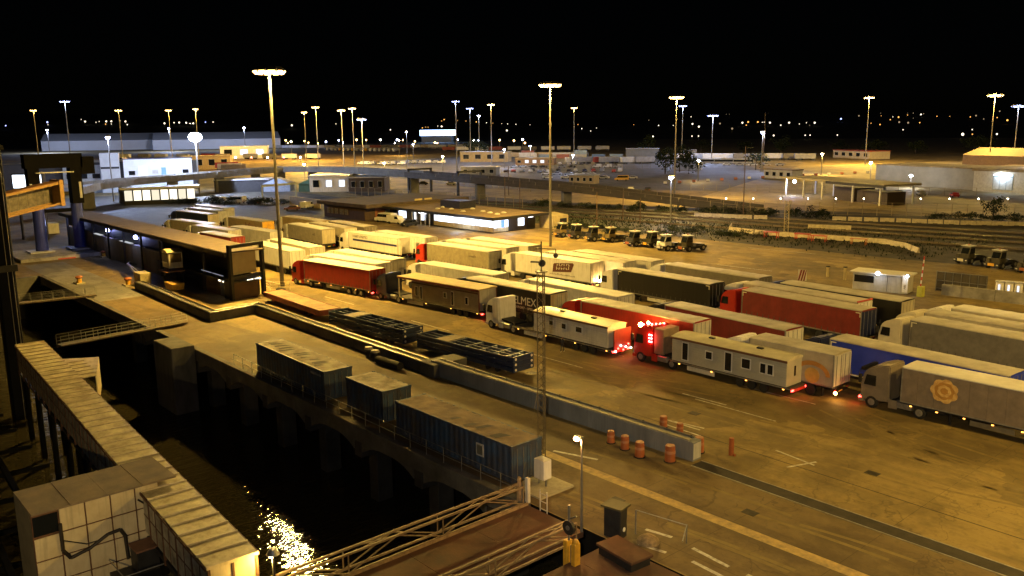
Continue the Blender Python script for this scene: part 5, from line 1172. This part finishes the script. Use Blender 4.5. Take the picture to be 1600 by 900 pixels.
# fences
def fence(a, b_, h, label, step=3.0):
    a = Vector((*a,0)); b_ = Vector((*b_,0)); d = b_-a; root = thing('wire_fence', label, 'fence', a, math.atan2(d.y,d.x)); L = d.length; n_ = int(L/step)
    pm = cm(('fp',h), lambda: MB().box(-.06,-.06,0,.06,.06,h).mesh())
    fm_ = mat('fence post',(.30,.24,.14),.6,.2,.3,2)
    for i in range(n_+1): obj('post', pm, fm_, root, (L*i/n_,0,0))
    for z in (.15,h*.5,h-.05): obj('wire', MB().box(0,-.02,z,L,.02,z+.05), fm_, root)
fence((-122,172),(-64,208),3.0,'tall wire fence along the far side of the railway'); fence((-64,208),(-20,232),3.0,'wire fence continuing to the right edge behind the barriers')
fence((-168,226),(-95,262),2.4,'wire fence in front of the open canopy',4); fence((-235,140),(-165,150),3.0,'wire fence behind the office lawn')
for i in range(13):
    r = thing('marker_light', 'small white marker light on a stub post along the fence line', 'marker light', (-134+i*5.4,196+i*4.6,0), group='marker lights along the fence'); obj('post', MB().box(-.05,-.05,0,.05,.05,1.2), steel, r); obj('lens', MB().ball((0,0,1.3),.16,8,5), emit('marker lens',(1,.85,.6),14), r)
for i in range(16):
    r = thing('traffic_cone_board', 'orange and white board in the curved line along the far road', 'marker board', (-195+i*.9+i*i*.04,247+i*7.2,0), group='marker boards along the far road'); obj('board', MB().box(-.7,-.1,.2,.7,.1,1.0), orange if i % 3 else offwhite, r); obj('foot', MB().box(-.5,-.3,0,.5,.3,.2), black, r)

# ---------------------------------------------------------------- flyover
def flyover():
    P = [(-240,56,6),(-256,66,6.2),(-268,80,6.3),(-278,98,6.3),(-289,118,6.3),(-299,136,6.3),(-303,150,6.3),(-294,162,6.3),(-270,167,6.3),(-231,166,6.2),(-197,165.5,5.8),(-168,172,4.6),(-148,177.5,3.1),(-130,182,1.7),(-116,186,.5)]
    root = thing('flyover', 'long pale elevated road curving from the white offices down to the railway', 'flyover', (0,0,0))
    P = [Vector(p) for p in P]; cc = mat('flyover concrete',(.17,.168,.16),.8,0,.3,.4); dk = mat('dark flyover steel',(.07,.06,.05),.7,0,.3,.5)
    def offs(w_): 
        o = []
        for i, p in enumerate(P):
            d = (P[min(i+1,len(P)-1)]-P[max(i-1,0)]); q = Vector((-d.y,d.x,0)).normalized(); o.append(p - q*w_)   # away from camera is negative side of travel
        return o
    near, far = P, offs(7.5)
    for i in range(len(P)-1):
        a, b_, c, d = near[i], near[i+1], far[i+1], far[i]; dn = Vector((0,0,-1.0)); u = Vector((0,0,.9))
        m_ = cc if i < 9 else dk
        obj('deck_span', MB().add([a,b_,c,d,a+dn,b_+dn,c+dn,d+dn],[(0,1,2,3),(7,6,5,4),(0,4,5,1),(1,5,6,2),(2,6,7,3),(3,7,4,0)]), m_, root)
        n_ = 4
        for k_ in range(n_):
            p, q = a.lerp(b_,k_/n_), a.lerp(b_,(k_+.97)/n_); obj('parapet_panel', MB().beam(p+u*.5+Vector((0,0,.02)),q+u*.5+Vector((0,0,.02)),.15,.86), m_, root)
            p, q = d.lerp(c,k_/n_), d.lerp(c,(k_+.97)/n_); obj('parapet_panel', MB().beam(p+u*.5,q+u*.5,.15,.86), m_, root)
    for i in range(1,12):
        p = near[i].lerp(far[i],.5)
        if p.z > 3: obj('pier', MB().box(p.x-.5,p.y-1.6,0,p.x+.5,p.y+1.6,p.z-1.0), cc, root)
flyover()
for x, y in ((-231,160),(-205,160)):
    r = thing('gantry_sign_frame', 'dark steel sign gantry straddling the road under the flyover' + (', left one' if x < -220 else ', right one'), 'sign gantry', (x,y,0))
    for yy in (0,9): obj('post', MB().box(-.3,yy-.3,0,.3,yy+.3,8.0), darksteel, r)
    obj('beam', MB().box(-.3,-.3,7.4,.3,9.3,8.0), darksteel, r)
r = thing('height_gate', 'white height restriction frame over the dark parking road', 'frame', (-236,111.5,0), R_(105))
for x in (0,13): obj('post', MB().box(x-.15,-.15,0,.15+x,.15,4.6), mat('pale green paint',(.5,.56,.45),.5), r)
obj('beam', MB().box(-.2,-.2,4.4,13.2,.2,5.0), mat('pale green paint',(.5,.56,.45),.5), r)

# ---------------------------------------------------------------- buildings of the middle distance
def simple_building(name, label, x, y, ang, L, W, H, wallm, roofm_, wins=0, lit_=None, gable=0, storeys=1, group=None):
    root = thing(name, label, 'building', (x,y,0), R_(ang), group)
    obj('wall', MB().box(0,0,0,L,W,H), wallm, root)
    if gable: obj('roof', MB().add([(-.3,-.3,H),(L+.3,-.3,H),(L+.3,W+.3,H),(-.3,W+.3,H),(-.3,W/2,H+gable),(L+.3,W/2,H+gable)],[(0,1,5,4),(2,3,4,5),(0,4,3),(1,2,5),(3,2,1,0)]), roofm_, root)
    else: obj('roof', MB().box(-.3,-.3,H,L+.3,W+.3,H+.35), roofm_, root)
    for s_ in range(storeys):
        for i in range(wins):
            x0 = (i+.25)*L/wins; w_ = L/wins*.5; z0 = H*(s_+.3)/storeys; z1 = H*(s_+.78)/storeys
            f = obj('window', MB().box(x0,-.08,z0,x0+w_,-.01,z1), palegrey, root); obj('pane', MB().box(x0+.1,-.12,z0+.1,x0+w_-.1,-.081,z1-.1), (lit_ if lit_ and (i*3+s_) % 4 else glassm), f)
    return root
# white office building at left (upper block, tower, glazed ground floor)
wo = mat('bluish white cladding',(.62,.65,.70),.55,0,.12,.4)
r = simple_building('white_office','bluish white two level office above the elevated road at far left',-315,98,71,22.5,14,11.2,wo,navy)
for i, (x, w_, z0, z1, m_) in enumerate(((1.6,2.0,5.8,7.2,glassm),(4.6,3.2,5.0,9.0,white),(9.2,1.9,6.2,7.4,palegrey),(12.2,1.5,5.4,8.2,blue_sign),(14.6,3.0,5.0,9.2,white),(19.2,2.0,6.0,7.3,glassm))):
    f = obj('window', MB().box(x,-.15,z0,x+w_,-.02,z1), m_, r); obj('sill', MB().box(x-.1,-.2,z0-.15,x+w_+.1,-.02,z0-.01), palegrey, f)
obj('tower_block', MB().box(-7.2,-2,0,-1.2,8,13.6), mat('grey tower cladding',(.40,.42,.45),.6,0,.15,.4), r); obj('tower_joint', MB().box(-7.1,-2.06,8.2,-1.3,-2.0,8.9), chas, r)
obj('low_block', MB().box(-19,0,0,-7.4,9,9.5), mat('grey office wall',(.26,.28,.30),.6), r)
for x in (-18,-14,-10): f = obj('window', MB().box(x,-.15,5,x+2.4,-.02,6.6), glassm, r)
gb = thing('glazed_hall','glazed ticket hall glowing warm under a white canopy','building',(-256,79,0),R_(70)); obj('base', MB().box(0,0,0,19.4,5,1.1), chas, gb); obj('canopy', MB().box(-1,-1.2,4.5,20.4,5.5,5.1), white, gb)
obj('core', MB().box(.4,.5,1.1,19,4.8,4.5), darksteel, gb)
for i in range(8):
    f = obj('window', MB().box(i*2.4+.1,.2,1.2,i*2.4+2.3,.45,4.3), chas, gb); pn = obj('pane', MB().box(i*2.4+.2,.12,1.3,i*2.4+2.2,.19,4.2), emit('warm lit hall' if i % 3 else 'warm lit hall dim',(1,.9,.68),.85 if i % 3 else .45), f)
ds = thing('display_board','glowing white and yellow display board beside the dark tower','display',(-190,38.0,0),R_(48)); obj('case', MB().box(0,0,8.5,6.2,1,13), darksteel, ds); obj('screen', MB().box(.3,-.06,10.2,5.9,-.01,12.7), emit('white screen',(.75,.85,1),2.2), ds); obj('yellow_row', MB().box(.5,-.06,8.8,5.4,-.01,9.3), emit('yellow row',(1,.75,.1),1.2), ds)
for p in (.6,5.4): obj('post', MB().box(p,.3,0,p+.4,.7,8.5), darksteel, ds)
r = simple_building('dark_long_hall','long black roofed hall at far left behind the gantry',-330,55,75,70,30,10,mat('night wall',(.03,.028,.03),.7),chas)
simple_building('white_hall','white arched hall with a lit porch beside the blue tent',-262,141,52,13,12,5.2,white,white,3,lit2)
simple_building('dark_hall','dark brown hall adjoining the white arched hall',-252.5,150.5,48,12,12,4.6,mat('dark brown hall wall',(.08,.06,.05),.7),palegrey,4,None)
for x, y, m_, t in ((-276,131,mat('blue tent cloth',(.30,.36,.50),.7),'pale blue tent beside the white arched hall'),(-266,139,mat('green tent cloth',(.05,.11,.07),.7),'green tent between the blue tent and the white hall')):
    r = thing('tent', t, 'tent', (x,y,0), R_(52)); obj('side', MB().box(0,0,0,9,8,2.6), m_, r); obj('roof', MB().add([(-.3,-.3,2.6),(9.3,-.3,2.6),(9.3,8.3,2.6),(-.3,8.3,2.6),(4.5,1.5,4.8),(4.5,6.5,4.8)],[(0,1,4),(1,2,5,4),(2,3,5),(3,0,4,5)]), m_, r)
simple_building('blue_shelter','bluish flat shelter left of the pale tents',-286,118,55,18,9,4.0,mat('dark shelter',(.05,.055,.07),.6),wo)
# right hand side
r = thing('open_canopy','open truck inspection canopy on white posts','canopy',(-133,228,0),R_(-22))
obj('roof', MB().box(-6,0,5.0,36,12,5.5), mat('canopy roof',(.34,.30,.2),.7,0,.3,.5), r); obj('fascia', MB().box(14,-.15,4.6,36,-.01,5.3), chas, r)
for x in (-4,4,12,24,34): obj('post', MB().box(x,.3,0,x+.35,.65,5.0), white, r); obj('post', MB().box(x,11,0,x+.35,11.35,5.0), white, r)
obj('inner_block', MB().box(14,3,0,22,10,3.6), mat('dark inner block',(.05,.035,.025),.7), r); obj('inner_block', MB().box(23,3,0,34,9,3.3), mat('dark inner block',(.05,.035,.025),.7), r)
f = obj('blue_lamp', MB().ball((-2,2,4.2),.5,10,6), emit('blue wall lens',(.45,.5,1),60), r); light('blue_lamp_light',(-2,1,3.6),MH,900,.4,r)
simple_building('grey_terminal','long grey terminal with bright doorways at the right edge',-140,294,-14,78,18,6.5,mat('grey terminal wall',(.26,.25,.21),.7,0,.2,.3),mat('gravel roof',(.25,.18,.09)),0)
tb = thing('lit_doorway_block','pale block with two bright bluish doorways at the right edge','building',(-103,281,0),R_(-10)); obj('wall', MB().box(0,0,0,42,6,6.2), mat('pale block wall',(.48,.46,.40),.6), tb); obj('roof', MB().box(-.5,-.5,6.2,42.5,8,6.7), mat('gravel roof',(.25,.18,.09)), tb)
for x in (6,17):
    f = obj('doorway', MB().box(x,-.1,.8,x+6,-.01,5.4), mat('blue grey door panel',(.22,.30,.38),.5), tb)
    for k_ in range(3): obj('door_leaf', MB().box(x+.2+k_*1.95,-.14,.9,x+1.95+k_*1.95,-.101,4.6), mat('pale door leaf',(.5,.56,.62),.5), f)
    obj('lamp_strip', MB().box(x+.3,-.5,5.1,x+5.7,-.3,5.35), emit('cool door strip',(.8,.92,1),5), f); light('doorway_light',(x+3,-1.2,4.9),(.75,.88,1),420,.4,tb)
for x, y, z, t in ((-138,286,7.6,'white floodlight on the left end of the grey terminal'),(-122,281,4.0,'low white floodlight before the grey terminal'),(-92,300,9.5,'round white lamp on the grey terminal roof')):
    r = thing('floodlight_post', t, 'floodlight', (x,y,0)); obj('post', MB().tube((0,0,0),(0,0,z),.1,n=6), steel, r); obj('lens', MB().ball((0,-.2,z),.5,10,6,.8), emit('white flood',(.9,.92,1),60), r); light('flood_light',(0,-1.2,z),(.9,.92,1),700,.6,r)
simple_building('red_roof_building','low building with red roof and pale bays under the lone orange mast',-272,512,-28,36,14,4.5,mat('pale bays',(.4,.34,.24),.7),mat('red roof',(.30,.05,.03),.6),5,None)
simple_building('brown_barn','brown gabled barn behind the long grey terminal',-150,395,-20,34,20,7,mat('brown barn wall',(.2,.14,.09),.7),mat('brown barn roof',(.10,.075,.045),.8),0,None,3)
# left far: pale warehouses, tank rows, blue sign building
whm = mat('pale warehouse cladding',(.52,.56,.6),.5,0,.1,.05)
simple_building('gabled_warehouse','pale gabled warehouse at far left under the town lights',-1080,250,70,150,70,11,whm,whm,0,None,8)
simple_building('gabled_warehouse','second pale gabled warehouse, right of the first one',-1000,345,68,140,70,11,whm,whm,0,None,8)
bs = simple_building('blue_sign_building','distant building under a glowing blue white sign strip',-1060,760,40,46,20,9,palegrey,palegrey,0); obj('sign_strip', MB().box(-2,-.6,10,52,-.3,18), emit('blue white strip',(.35,.55,1),6), bs)
simple_building('ochre_depot','ochre depot block on the dirt lot under the masts',-470,176,60,26,12,7,mat('ochre depot wall',(.5,.36,.15),.7),mat('ochre depot roof',(.55,.42,.2),.7),4,None)
simple_building('white_depot','small white depot lit by a blue lamp right of the dazzling floodlight',-620,262,60,34,14,9,white,white,3,lit2)
TKT = MB().tube((0,0,2.1),(9.5,0,2.1),1.1,n=14).mesh(); TKC = MB().box(-2.6,-1.1,.4,-.4,1.1,2.9).mesh(bevel=.1); TKF = MB().box(-.4,-.5,.6,9.5,.5,.9).mesh()
for i in range(16):
    t = i/15; x = -768+106*t; y = 436+8*t
    r = thing('tanker_trailer', 'yellow lit tank trailer in the row at the back of the dirt lot', 'tanker', (x,y,0), R_(120), 'tank trailers in the lot'); obj('tank', TKT, offwhite, r); obj('cab', TKC, random.choice((white,palegrey,yellow)), r); obj('frame', TKF, chas, r)
BXT = MB().box(0,0,1,12,2.5,3.9).mesh(); BXW = MB().box(1,.1,0,3.5,2.4,1).box(9.5,.1,0,11.4,2.4,1).mesh()
cols = [white,offwhite,darkred,palegrey,grey,midgrey,mat('ochre box',(.40,.30,.15)),oliv]
def box_row(a, b_, n_, ang, lab, gr):
    for i in range(n_):
        t = i/max(1,n_-1); r = thing('box_trailer', lab, 'trailer', (a[0]+(b_[0]-a[0])*t+random.uniform(-3,3), a[1]+(b_[1]-a[1])*t+random.uniform(-3,3), 0), R_(ang), gr); obj('box', BXT, random.choice(cols), r); obj('running_gear', BXW, chas, r)
box_row((-900,440),(-700,560),22,50,'box trailer in the far row behind the tankers','trailers behind the tankers')
box_row((-640,478),(-520,560),10,40,'box trailer in the dark row below the blue sign building','trailers below the blue sign')
box_row((-560,215),(-420,176),9,60,'box trailer at the near edge of the brown dirt lot','trailers at the lot edge')
box_row((-445,385),(-405,415),5,40,'box trailer beside the blue lit car park','trailers by the car park')
box_row((-700,215),(-560,300),10,20,'box trailer among the red lights left of the dazzling floodlight','trailers left of the floodlight')
for i in range(26):
    t = i/25; r = thing('depot_lamp', 'small depot lamp glowing in the row behind the tankers', 'lamp', (-980+330*t+random.uniform(-12,12),470+130*t+random.uniform(-10,10),0), group='depot lamps behind the tankers'); h = random.uniform(5,9); obj('post', MB().tube((0,0,0),(0,0,h),.2,n=5), steel, r); obj('lens', MB().ball((0,0,h),.9*random.uniform(.6,1.1),8,5), random.choice((lens_o, emit('pale far lamp',(1,.92,.75),25), emit('blue far lamp',(.5,.6,1),25))), r)
for i in range(9):
    r = thing('brake_lamp_post', 'small red or white lamp in the traffic left of the dazzling floodlight', 'lamp', (-640+i*11,235+i*7,0), group='traffic lamps at far left'); obj('post', MB().box(-.2,-.2,0,.2,.2,1.6), chas, r); obj('lens', MB().ball((0,0,1.7),.55,8,5), emit('far red lamp',(1,.15,.1),10) if i % 2 else emit('pale far lamp',(1,.92,.75),25), r)

for x, y, t in ((-985,235,'blue white lamp in front of the first pale warehouse'),(-905,330,'blue white lamp in front of the second pale warehouse'),(-880,400,'blue white lamp at the far corner of the second pale warehouse')): street_lamp(x,y,24,'b',80000,t,1.2,3.0)
# clutter of the far yards: rows of vehicles, sheds, hoardings
box_row((-330,430),(-270,462),9,40,'box trailer in the row behind the coaches','trailers behind the coaches')
box_row((-345,345),(-315,372),6,62,'box trailer parked across the blue lit car park','trailers across the car park')
for (x0,y0),(x1,y1),n_,lab,gr in (((-300,280),(-262,300),11,'car in the long row along the car park edge','cars along the car park edge'),((-318,262),(-285,276),9,'car in the row nearest the flyover','cars nearest the flyover'),((-360,330),(-330,345),9,'car at the back of the blue lit car park','cars at the back of the car park'),((-200,208),(-180,218),5,'car parked where the ramp comes down','cars at the ramp foot'),((-128,246),(-100,256),6,'car parked beside the open canopy','cars beside the canopy')):
    for i in range(n_):
        t = i/(n_-1); vehicle(random.choice(('car','car','van')), x0+(x1-x0)*t, y0+(y1-y0)*t, random.choice((125,128,305)), random.choice((white,palegrey,midgrey,chas,navy,redp)), lab, 'car', gr)
for x, y, a, L, W, H, t in ((-335,402,38,18,8,4,'low grey shed beside the blue lit car park'),(-256,332,30,12,6,3.2,'small grey cabin by the tree clump'),(-188,300,-10,14,6,3.4,'small tan cabin beside the marker boards'),(-120,350,-15,26,10,4.5,'tan shed in the amber lit field'),(-225,228,20,10,5,3,'white cabin beyond the ramp'),(-300,236,35,16,7,3.6,'grey cabin beneath the blue white mast'),(-420,330,38,30,12,6,'long low grey depot behind the car park')):
    simple_building('yard_shed', t, x, y, a, L, W, H, random.choice((mat('tan shed wall',(.34,.27,.16),.7,0,.3,.6),palegrey,mat('grey shed wall',(.22,.22,.21),.7,0,.3,.6))), random.choice((midgrey,mat('gravel roof',(.25,.18,.09)))), 4, None)
fence((-420,232),(-300,205),2.6,'wire fence along the near edge of the far car park',4); fence((-300,205),(-205,190),2.6,'wire fence between the car park and the ramp',4); fence((-330,300),(-250,345),2.4,'wire fence dividing the blue lit car park',4)

for x, y, h, c, p, t in ((-262,268,9,'b',5000,'white lamp over the pale car row beyond the ramp'),(-335,292,10,'b',7000,'white lamp in the middle of the blue lit car park'),(-380,352,10,'b',7000,'white lamp by the long low grey depot'),(-300,226,9,'o',5000,'warm lamp between flyover and car park'),(-470,330,11,'b',9000,'white lamp right of the van rows'),(-196,268,8,'o',4000,'warm lamp beside the small tan cabin'),(-180,330,9,'o',8000,'warm lamp in the open amber field'),(-96,330,9,'o',9000,'warm lamp behind the pale doorway block'),(-560,380,12,'o',14000,'warm lamp before the tank trailers'),(-640,330,12,'o',14000,'warm lamp at the back of the dirt lot')): street_lamp(x,y,h,c,p,t,.4,1.5)
bcont = [mat('blue box paint',(.05,.10,.24),.6), mat('steel blue box',(.14,.2,.28),.6), mat('brown red box',(.2,.06,.04),.6), grey]
for i in range(12):
    r = thing('stored_container', 'container in the stored row behind the far car park', 'container', (-432+i*9.5,392+i*7.2,0), R_(37), 'containers behind the car park'); obj('box', MB().box(0,0,0,8.6,2.6,2.7), bcont[i % 4], r); obj('doors', MB().box(8.6,.1,.1,8.65,2.5,2.6), bcont[(i+1) % 4], r)
    if i % 3 == 0: r = thing('stored_container', 'container stacked on the stored row behind the far car park', 'container', (-432+i*9.5,392+i*7.2,2.7), R_(37), 'containers stacked behind the car park'); obj('box', MB().box(0,0,0,8.6,2.6,2.7), bcont[(i+2) % 4], r); obj('doors', MB().box(8.6,.1,.1,8.65,2.5,2.6), bcont[i % 4], r)
simple_building('grey_hall','dark grey windowless hall beside the white vans in the far car park',-322,372,38,18,12,8,mat('dark grey hall wall',(.16,.17,.18),.7,0,.2,.4),midgrey,0)
simple_building('yard_shed','brown flat shed left of the dark grey hall',-360,322,36,22,9,3.6,mat('brown shed wall',(.2,.13,.08),.7),mat('tan shed wall',(.34,.27,.16)),5,lit2)

# ---------------------------------------------------------------- trees, bushes
leafm = mat('dark leaves',(.022,.032,.011),.8,0,.5,2,spec=.15)
def leaf_cloud(rx, ry, rz, n_, s, sd):
    rnd = random.Random(sd); mb = MB(); cl = [(rnd.gauss(0,.42),rnd.gauss(0,.42),rnd.gauss(0,.38),rnd.uniform(.25,.5)) for _ in range(max(6,n_//45))]
    for i in range(n_):
        c = rnd.choice(cl); p = Vector((rnd.gauss(0,1),rnd.gauss(0,1),rnd.gauss(0,1))).normalized()*c[3]*rnd.random()**.4
        q = Vector(((c[0]+p.x)*rx,(c[1]+p.y)*ry,(c[2]+p.z)*rz)); a = Vector((rnd.uniform(-1,1),rnd.uniform(-1,1),rnd.uniform(-1,1))).normalized(); b_ = a.orthogonal().normalized(); k_ = s*rnd.uniform(.6,1.4)
        mb.add([q-a*k_,q+b_*k_*.6,q+a*k_,q-b_*k_*.6],[(0,1,2,3)])
    return mb.mesh()
CL = [leaf_cloud(1,1,1,900,.075,i) for i in range(4)]
def tree(x, y, h, w_, label, gr='trees of the port', m_=leafm):
    root = thing('tree', label, 'tree', (x,y,0), random.uniform(0,6), gr); obj('trunk', MB().tube((0,0,0),(0,0,h*.55),.16*h/6,.08*h/6,n=7).tube((0,0,h*.4),(w_*.3,.2,h*.7),.07*h/6,.03,n=5).tube((0,0,h*.45),(-w_*.28,.3,h*.75),.07*h/6,.03,n=5), mat('bark',(.06,.045,.03),.9), root)
    c = obj('crown', random.choice(CL), m_, root, (0,0,h*.62)); c.scale = (w_*.75,w_*.75,h*.42)
def bush(x, y, h, w_, label, gr): 
    root = thing('bush', label, 'bush', (x,y,0), random.uniform(0,6), gr); c = obj('foliage', random.choice(CL), leafm, root, (0,0,h*.4)); c.scale = (w_*.8,w_*.8,h*.55); obj('stem', MB().tube((0,0,0),(0,0,h*.5),.05,n=5), mat('bark',(.06,.045,.03)), root)
for x, y, h, w_, t in ((-237,300,11,8,'dark bushy tree left of the pole cluster beside the car park'),(-228,305,9,7,'dark bushy tree in the clump before the parked coaches'),(-243,318,12,8,'tallest dark tree in the clump beside the car park'),(-455,372,14,10,'round tree lit by a blue white lamp'),(-225,352,9,8,'dark tree right of the parked coaches'),(-68,198,5.5,2.6,'small conifer like tree by the right fence')): tree(x,y,h,w_,t)
for i in range(12): tree(-420+i*26+random.uniform(-8,8),520+i*14+random.uniform(-20,20),random.uniform(9,15),random.uniform(8,13),'dim tree in the belt beyond the car park','trees beyond the car park')
for i in range(22): bush(-166+i*3.3+random.uniform(-1,1),156+i*.9+random.uniform(-1.5,1.5)+(3 if i > 12 else 0),random.uniform(1.4,2.8),random.uniform(2,3.4),'bush in the hedge line beside the sloping ramp','bushes beside the ramp')
for i in range(8): bush(-104+i*2.1+random.uniform(-1,1),139+random.uniform(-2,2),random.uniform(1,1.8),random.uniform(1.8,2.8),'low bush in the dark clump behind the terminal tractors','bushes behind the tractors')
for i in range(9): bush(-128+i*3.3+random.uniform(-1,1),126+i*.6+random.uniform(-2,2),random.uniform(1,2.2),random.uniform(1.8,3),'bush behind the left terminal tractors','bushes behind the left tractors')
for i in range(5): bush(-78+i*3.5,193+i*2,random.uniform(1.5,2.5),3,'bush under the fence at right','bushes under the right fence')
for i in range(9): bush(-255+i*4.5,92+i*2.6+random.uniform(-3,3),random.uniform(1.5,3),4,'dark shrub beside the parking road','shrubs by the parking road')
weeds = MB(); 
rnd = random.Random(5)
for i in range(5000):
    t = rnd.random(); x = -185+130*t; y = 134+34*t*rnd.random()+rnd.uniform(-5,5); h = rnd.uniform(.15,.5); a = rnd.uniform(0,6.28); dx, dy = .12*math.cos(a), .12*math.sin(a)
    weeds.add([(x-dx,y-dy,.01),(x+dx,y+dy,.01),(x+rnd.uniform(-.1,.1),y,h)],[(0,1,2)])
wo_ = obj('weeds', weeds, leafm); wo_['kind'] = 'stuff'; tag(wo_,'rough weeds growing along the railway bed','weeds')

# ---------------------------------------------------------------- dark hills with town lights
hb = MB(); N = 90; vs = []; fs = []
def hill_h(u, v): return max(0., (v**1.3)*(58+26*math.sin(u*9.0+1)+14*math.sin(u*23)))
for i in range(N+1):
    u = i/N; a = R_(88+102*u)
    for j in range(9):
        v = j/8; d = 1250+1500*v; vs.append((d*math.cos(a), d*math.sin(a), hill_h(u,v)-1.5))
for i in range(N):
    for j in range(8): q = i*9+j; fs.append((q,q+9,q+10,q+1))
hb.add(vs, fs); struct('hills', hb, mat('night hillside',(.03,.035,.02),.9,0,.4,.01))
SLM = MB().tube((0,0,0),(0,0,7),.18,.12,n=5).mesh(); SLB = [MB().ball((0,0,7.2),r_,8,5).mesh() for r_ in (.7,1.05,1.7)]
tl = [emit('town lamp white',(1,.86,.62),1.6), emit('town lamp orange',(1,.45,.1),1.1), emit('town lamp dim',(1,.72,.42),.22), emit('town lamp blue',(.35,.42,1),2.2)]
def town_lamp(px, py, k_, lab='far street lamp on the dark hillside', gr='town lights on the hills'):
    d = fw + rt2*((px-800)/1332) - up2*((py-450)/1332); d = d/math.hypot(d.x,d.y); best = None
    for s_ in range(1260, 2740, 20):
        a = math.degrees(math.atan2(d.y,d.x)); u = (a-88)/102; v = (s_-1250)/1500; z = HC+d.z*s_
        if hill_h(u,v)-1.5+7.2 >= z or s_ > 2700: best = s_; break
    if best is None: best = 2700
    r = thing('hill_street_lamp', lab, 'street lamp', (d.x*best,d.y*best,max(-1.5,hill_h(u,v)-1.5)), group=gr); obj('post', SLM, steel, r); obj('globe', random.choice(SLB), tl[k_], r)
rnd = random.Random(11)
for px, py, k_ in [(127,187,0),(133,190,0),(150,191,0),(155,190,0),(166,190,0),(174,190,0),(188,189,0),(196,190,0),(165,194,1),(174,194,0),(199,195,0),(257,193,0),(272,192,0),(280,192,0),(291,192,0),(297,193,0),(302,193,0),(321,191,3),(333,191,0),(456,196,0),(525,194,0),(610,203,0),(690,189,1),(694,187,1),(715,186,1),(728,184,1),(744,182,1),(660,200,1),(665,199,1),(669,199,1),(684,197,0),(690,198,0),(760,181,0),(770,188,1),(784,187,0),(793,183,0),(792,204,0),
    (806,184,0),(828,183,0),(903,192,1),(909,201,0),(923,205,0),(932,200,0),(990,195,1),(1014,177,2),(1020,222,0),(1029,196,0),(1052,196,0),(1080,176,0),(1082,194,0),(1092,198,0),(1125,193,2),(1135,177,2),(1140,177,2),(1144,201,2),(1081,220,0),(1091,225,0),(1160,192,0),(1166,196,1),(1169,191,1),(1184,191,1),(1191,191,0),(1194,191,0),(1203,192,0),(1220,196,0),(1233,192,0),(1249,194,0),(1260,192,0),(1265,196,2),(1273,192,0),(1342,181,2),(1314,186,3),(1361,193,1),(1376,177,2),(1377,181,1),(1375,195,1),(1391,187,1),(1395,183,0),(1404,183,1),(1405,191,2),(1411,203,0),(1418,177,2),(1418,180,1),(1419,192,2),(1427,177,2),(1427,185,2),(1437,192,1),(1439,179,0),(1443,178,2),(1464,182,1),(1484,182,1),(1516,183,1),(1525,181,2),(1537,186,2),(1519,203,0),(1562,174,2),(1558,184,1),(1574,188,1),(1503,224,0),(1518,225,1),(1556,227,0),(1208,231,0),(1257,232,0),(1265,227,0),(1307,234,0),(9,197,3),(75,195,0),(74,191,3)]:
    town_lamp(px, py, k_)

# ---------------------------------------------------------------- worn yard details
tm_ = mat('tyre rubber on tarmac', (.115,.083,.031), .85, 0, .75, 1.4, dirt=(.24,.18,.065))
rnd = random.Random(21)
def tyre_mark(x, y, a0, rad, sweep, wd=.26):
    mb = MB(); N = 26; vs = []; fs = []; cx_, cy_ = x-rad*math.cos(a0), y-rad*math.sin(a0)
    for i in range(N+1):
        a = a0+sweep*i/N
        for q in (-wd/2, wd/2): vs.append((cx_+(rad+q)*math.cos(a), cy_+(rad+q)*math.sin(a), .006))
    for i in range(N): fs.append((2*i,2*i+1,2*i+3,2*i+2))
    o = obj('tyre_mark', mb.add(vs, fs), tm_); o['kind'] = 'structure'
for i in range(16):
    x = rnd.uniform(-60,-8); y = rnd.uniform(47.5,54); R0 = rnd.choice((-1,1))*rnd.uniform(18,60); a0 = math.pi/2*rnd.choice((-1,1))+rnd.uniform(-.15,.15); sw = rnd.choice((-1,1))*rnd.uniform(8,20)/abs(R0)
    for d_ in (0,1.9): tyre_mark(x, y+d_*.95, a0, R0, sw)
for i in range(8): 
    x = rnd.uniform(-32,-8); y = rnd.uniform(32,40); tyre_mark(x, y, math.pi/2, rnd.uniform(30,80), rnd.uniform(.1,.25)); 
for x, y in ((-52,48.2),(-36,49.6),(-22,48.4),(-14,53),(-24,38.4),(-30,34.3),(-70,51.5),(-84,51)):
    o = obj('drain_cover', MB().box(x-.4,y-.3,.003,x+.4,y+.3,.016), mat('cast iron cover',(.05,.042,.03),.6,.4,.4,3)); o['kind'] = 'structure'
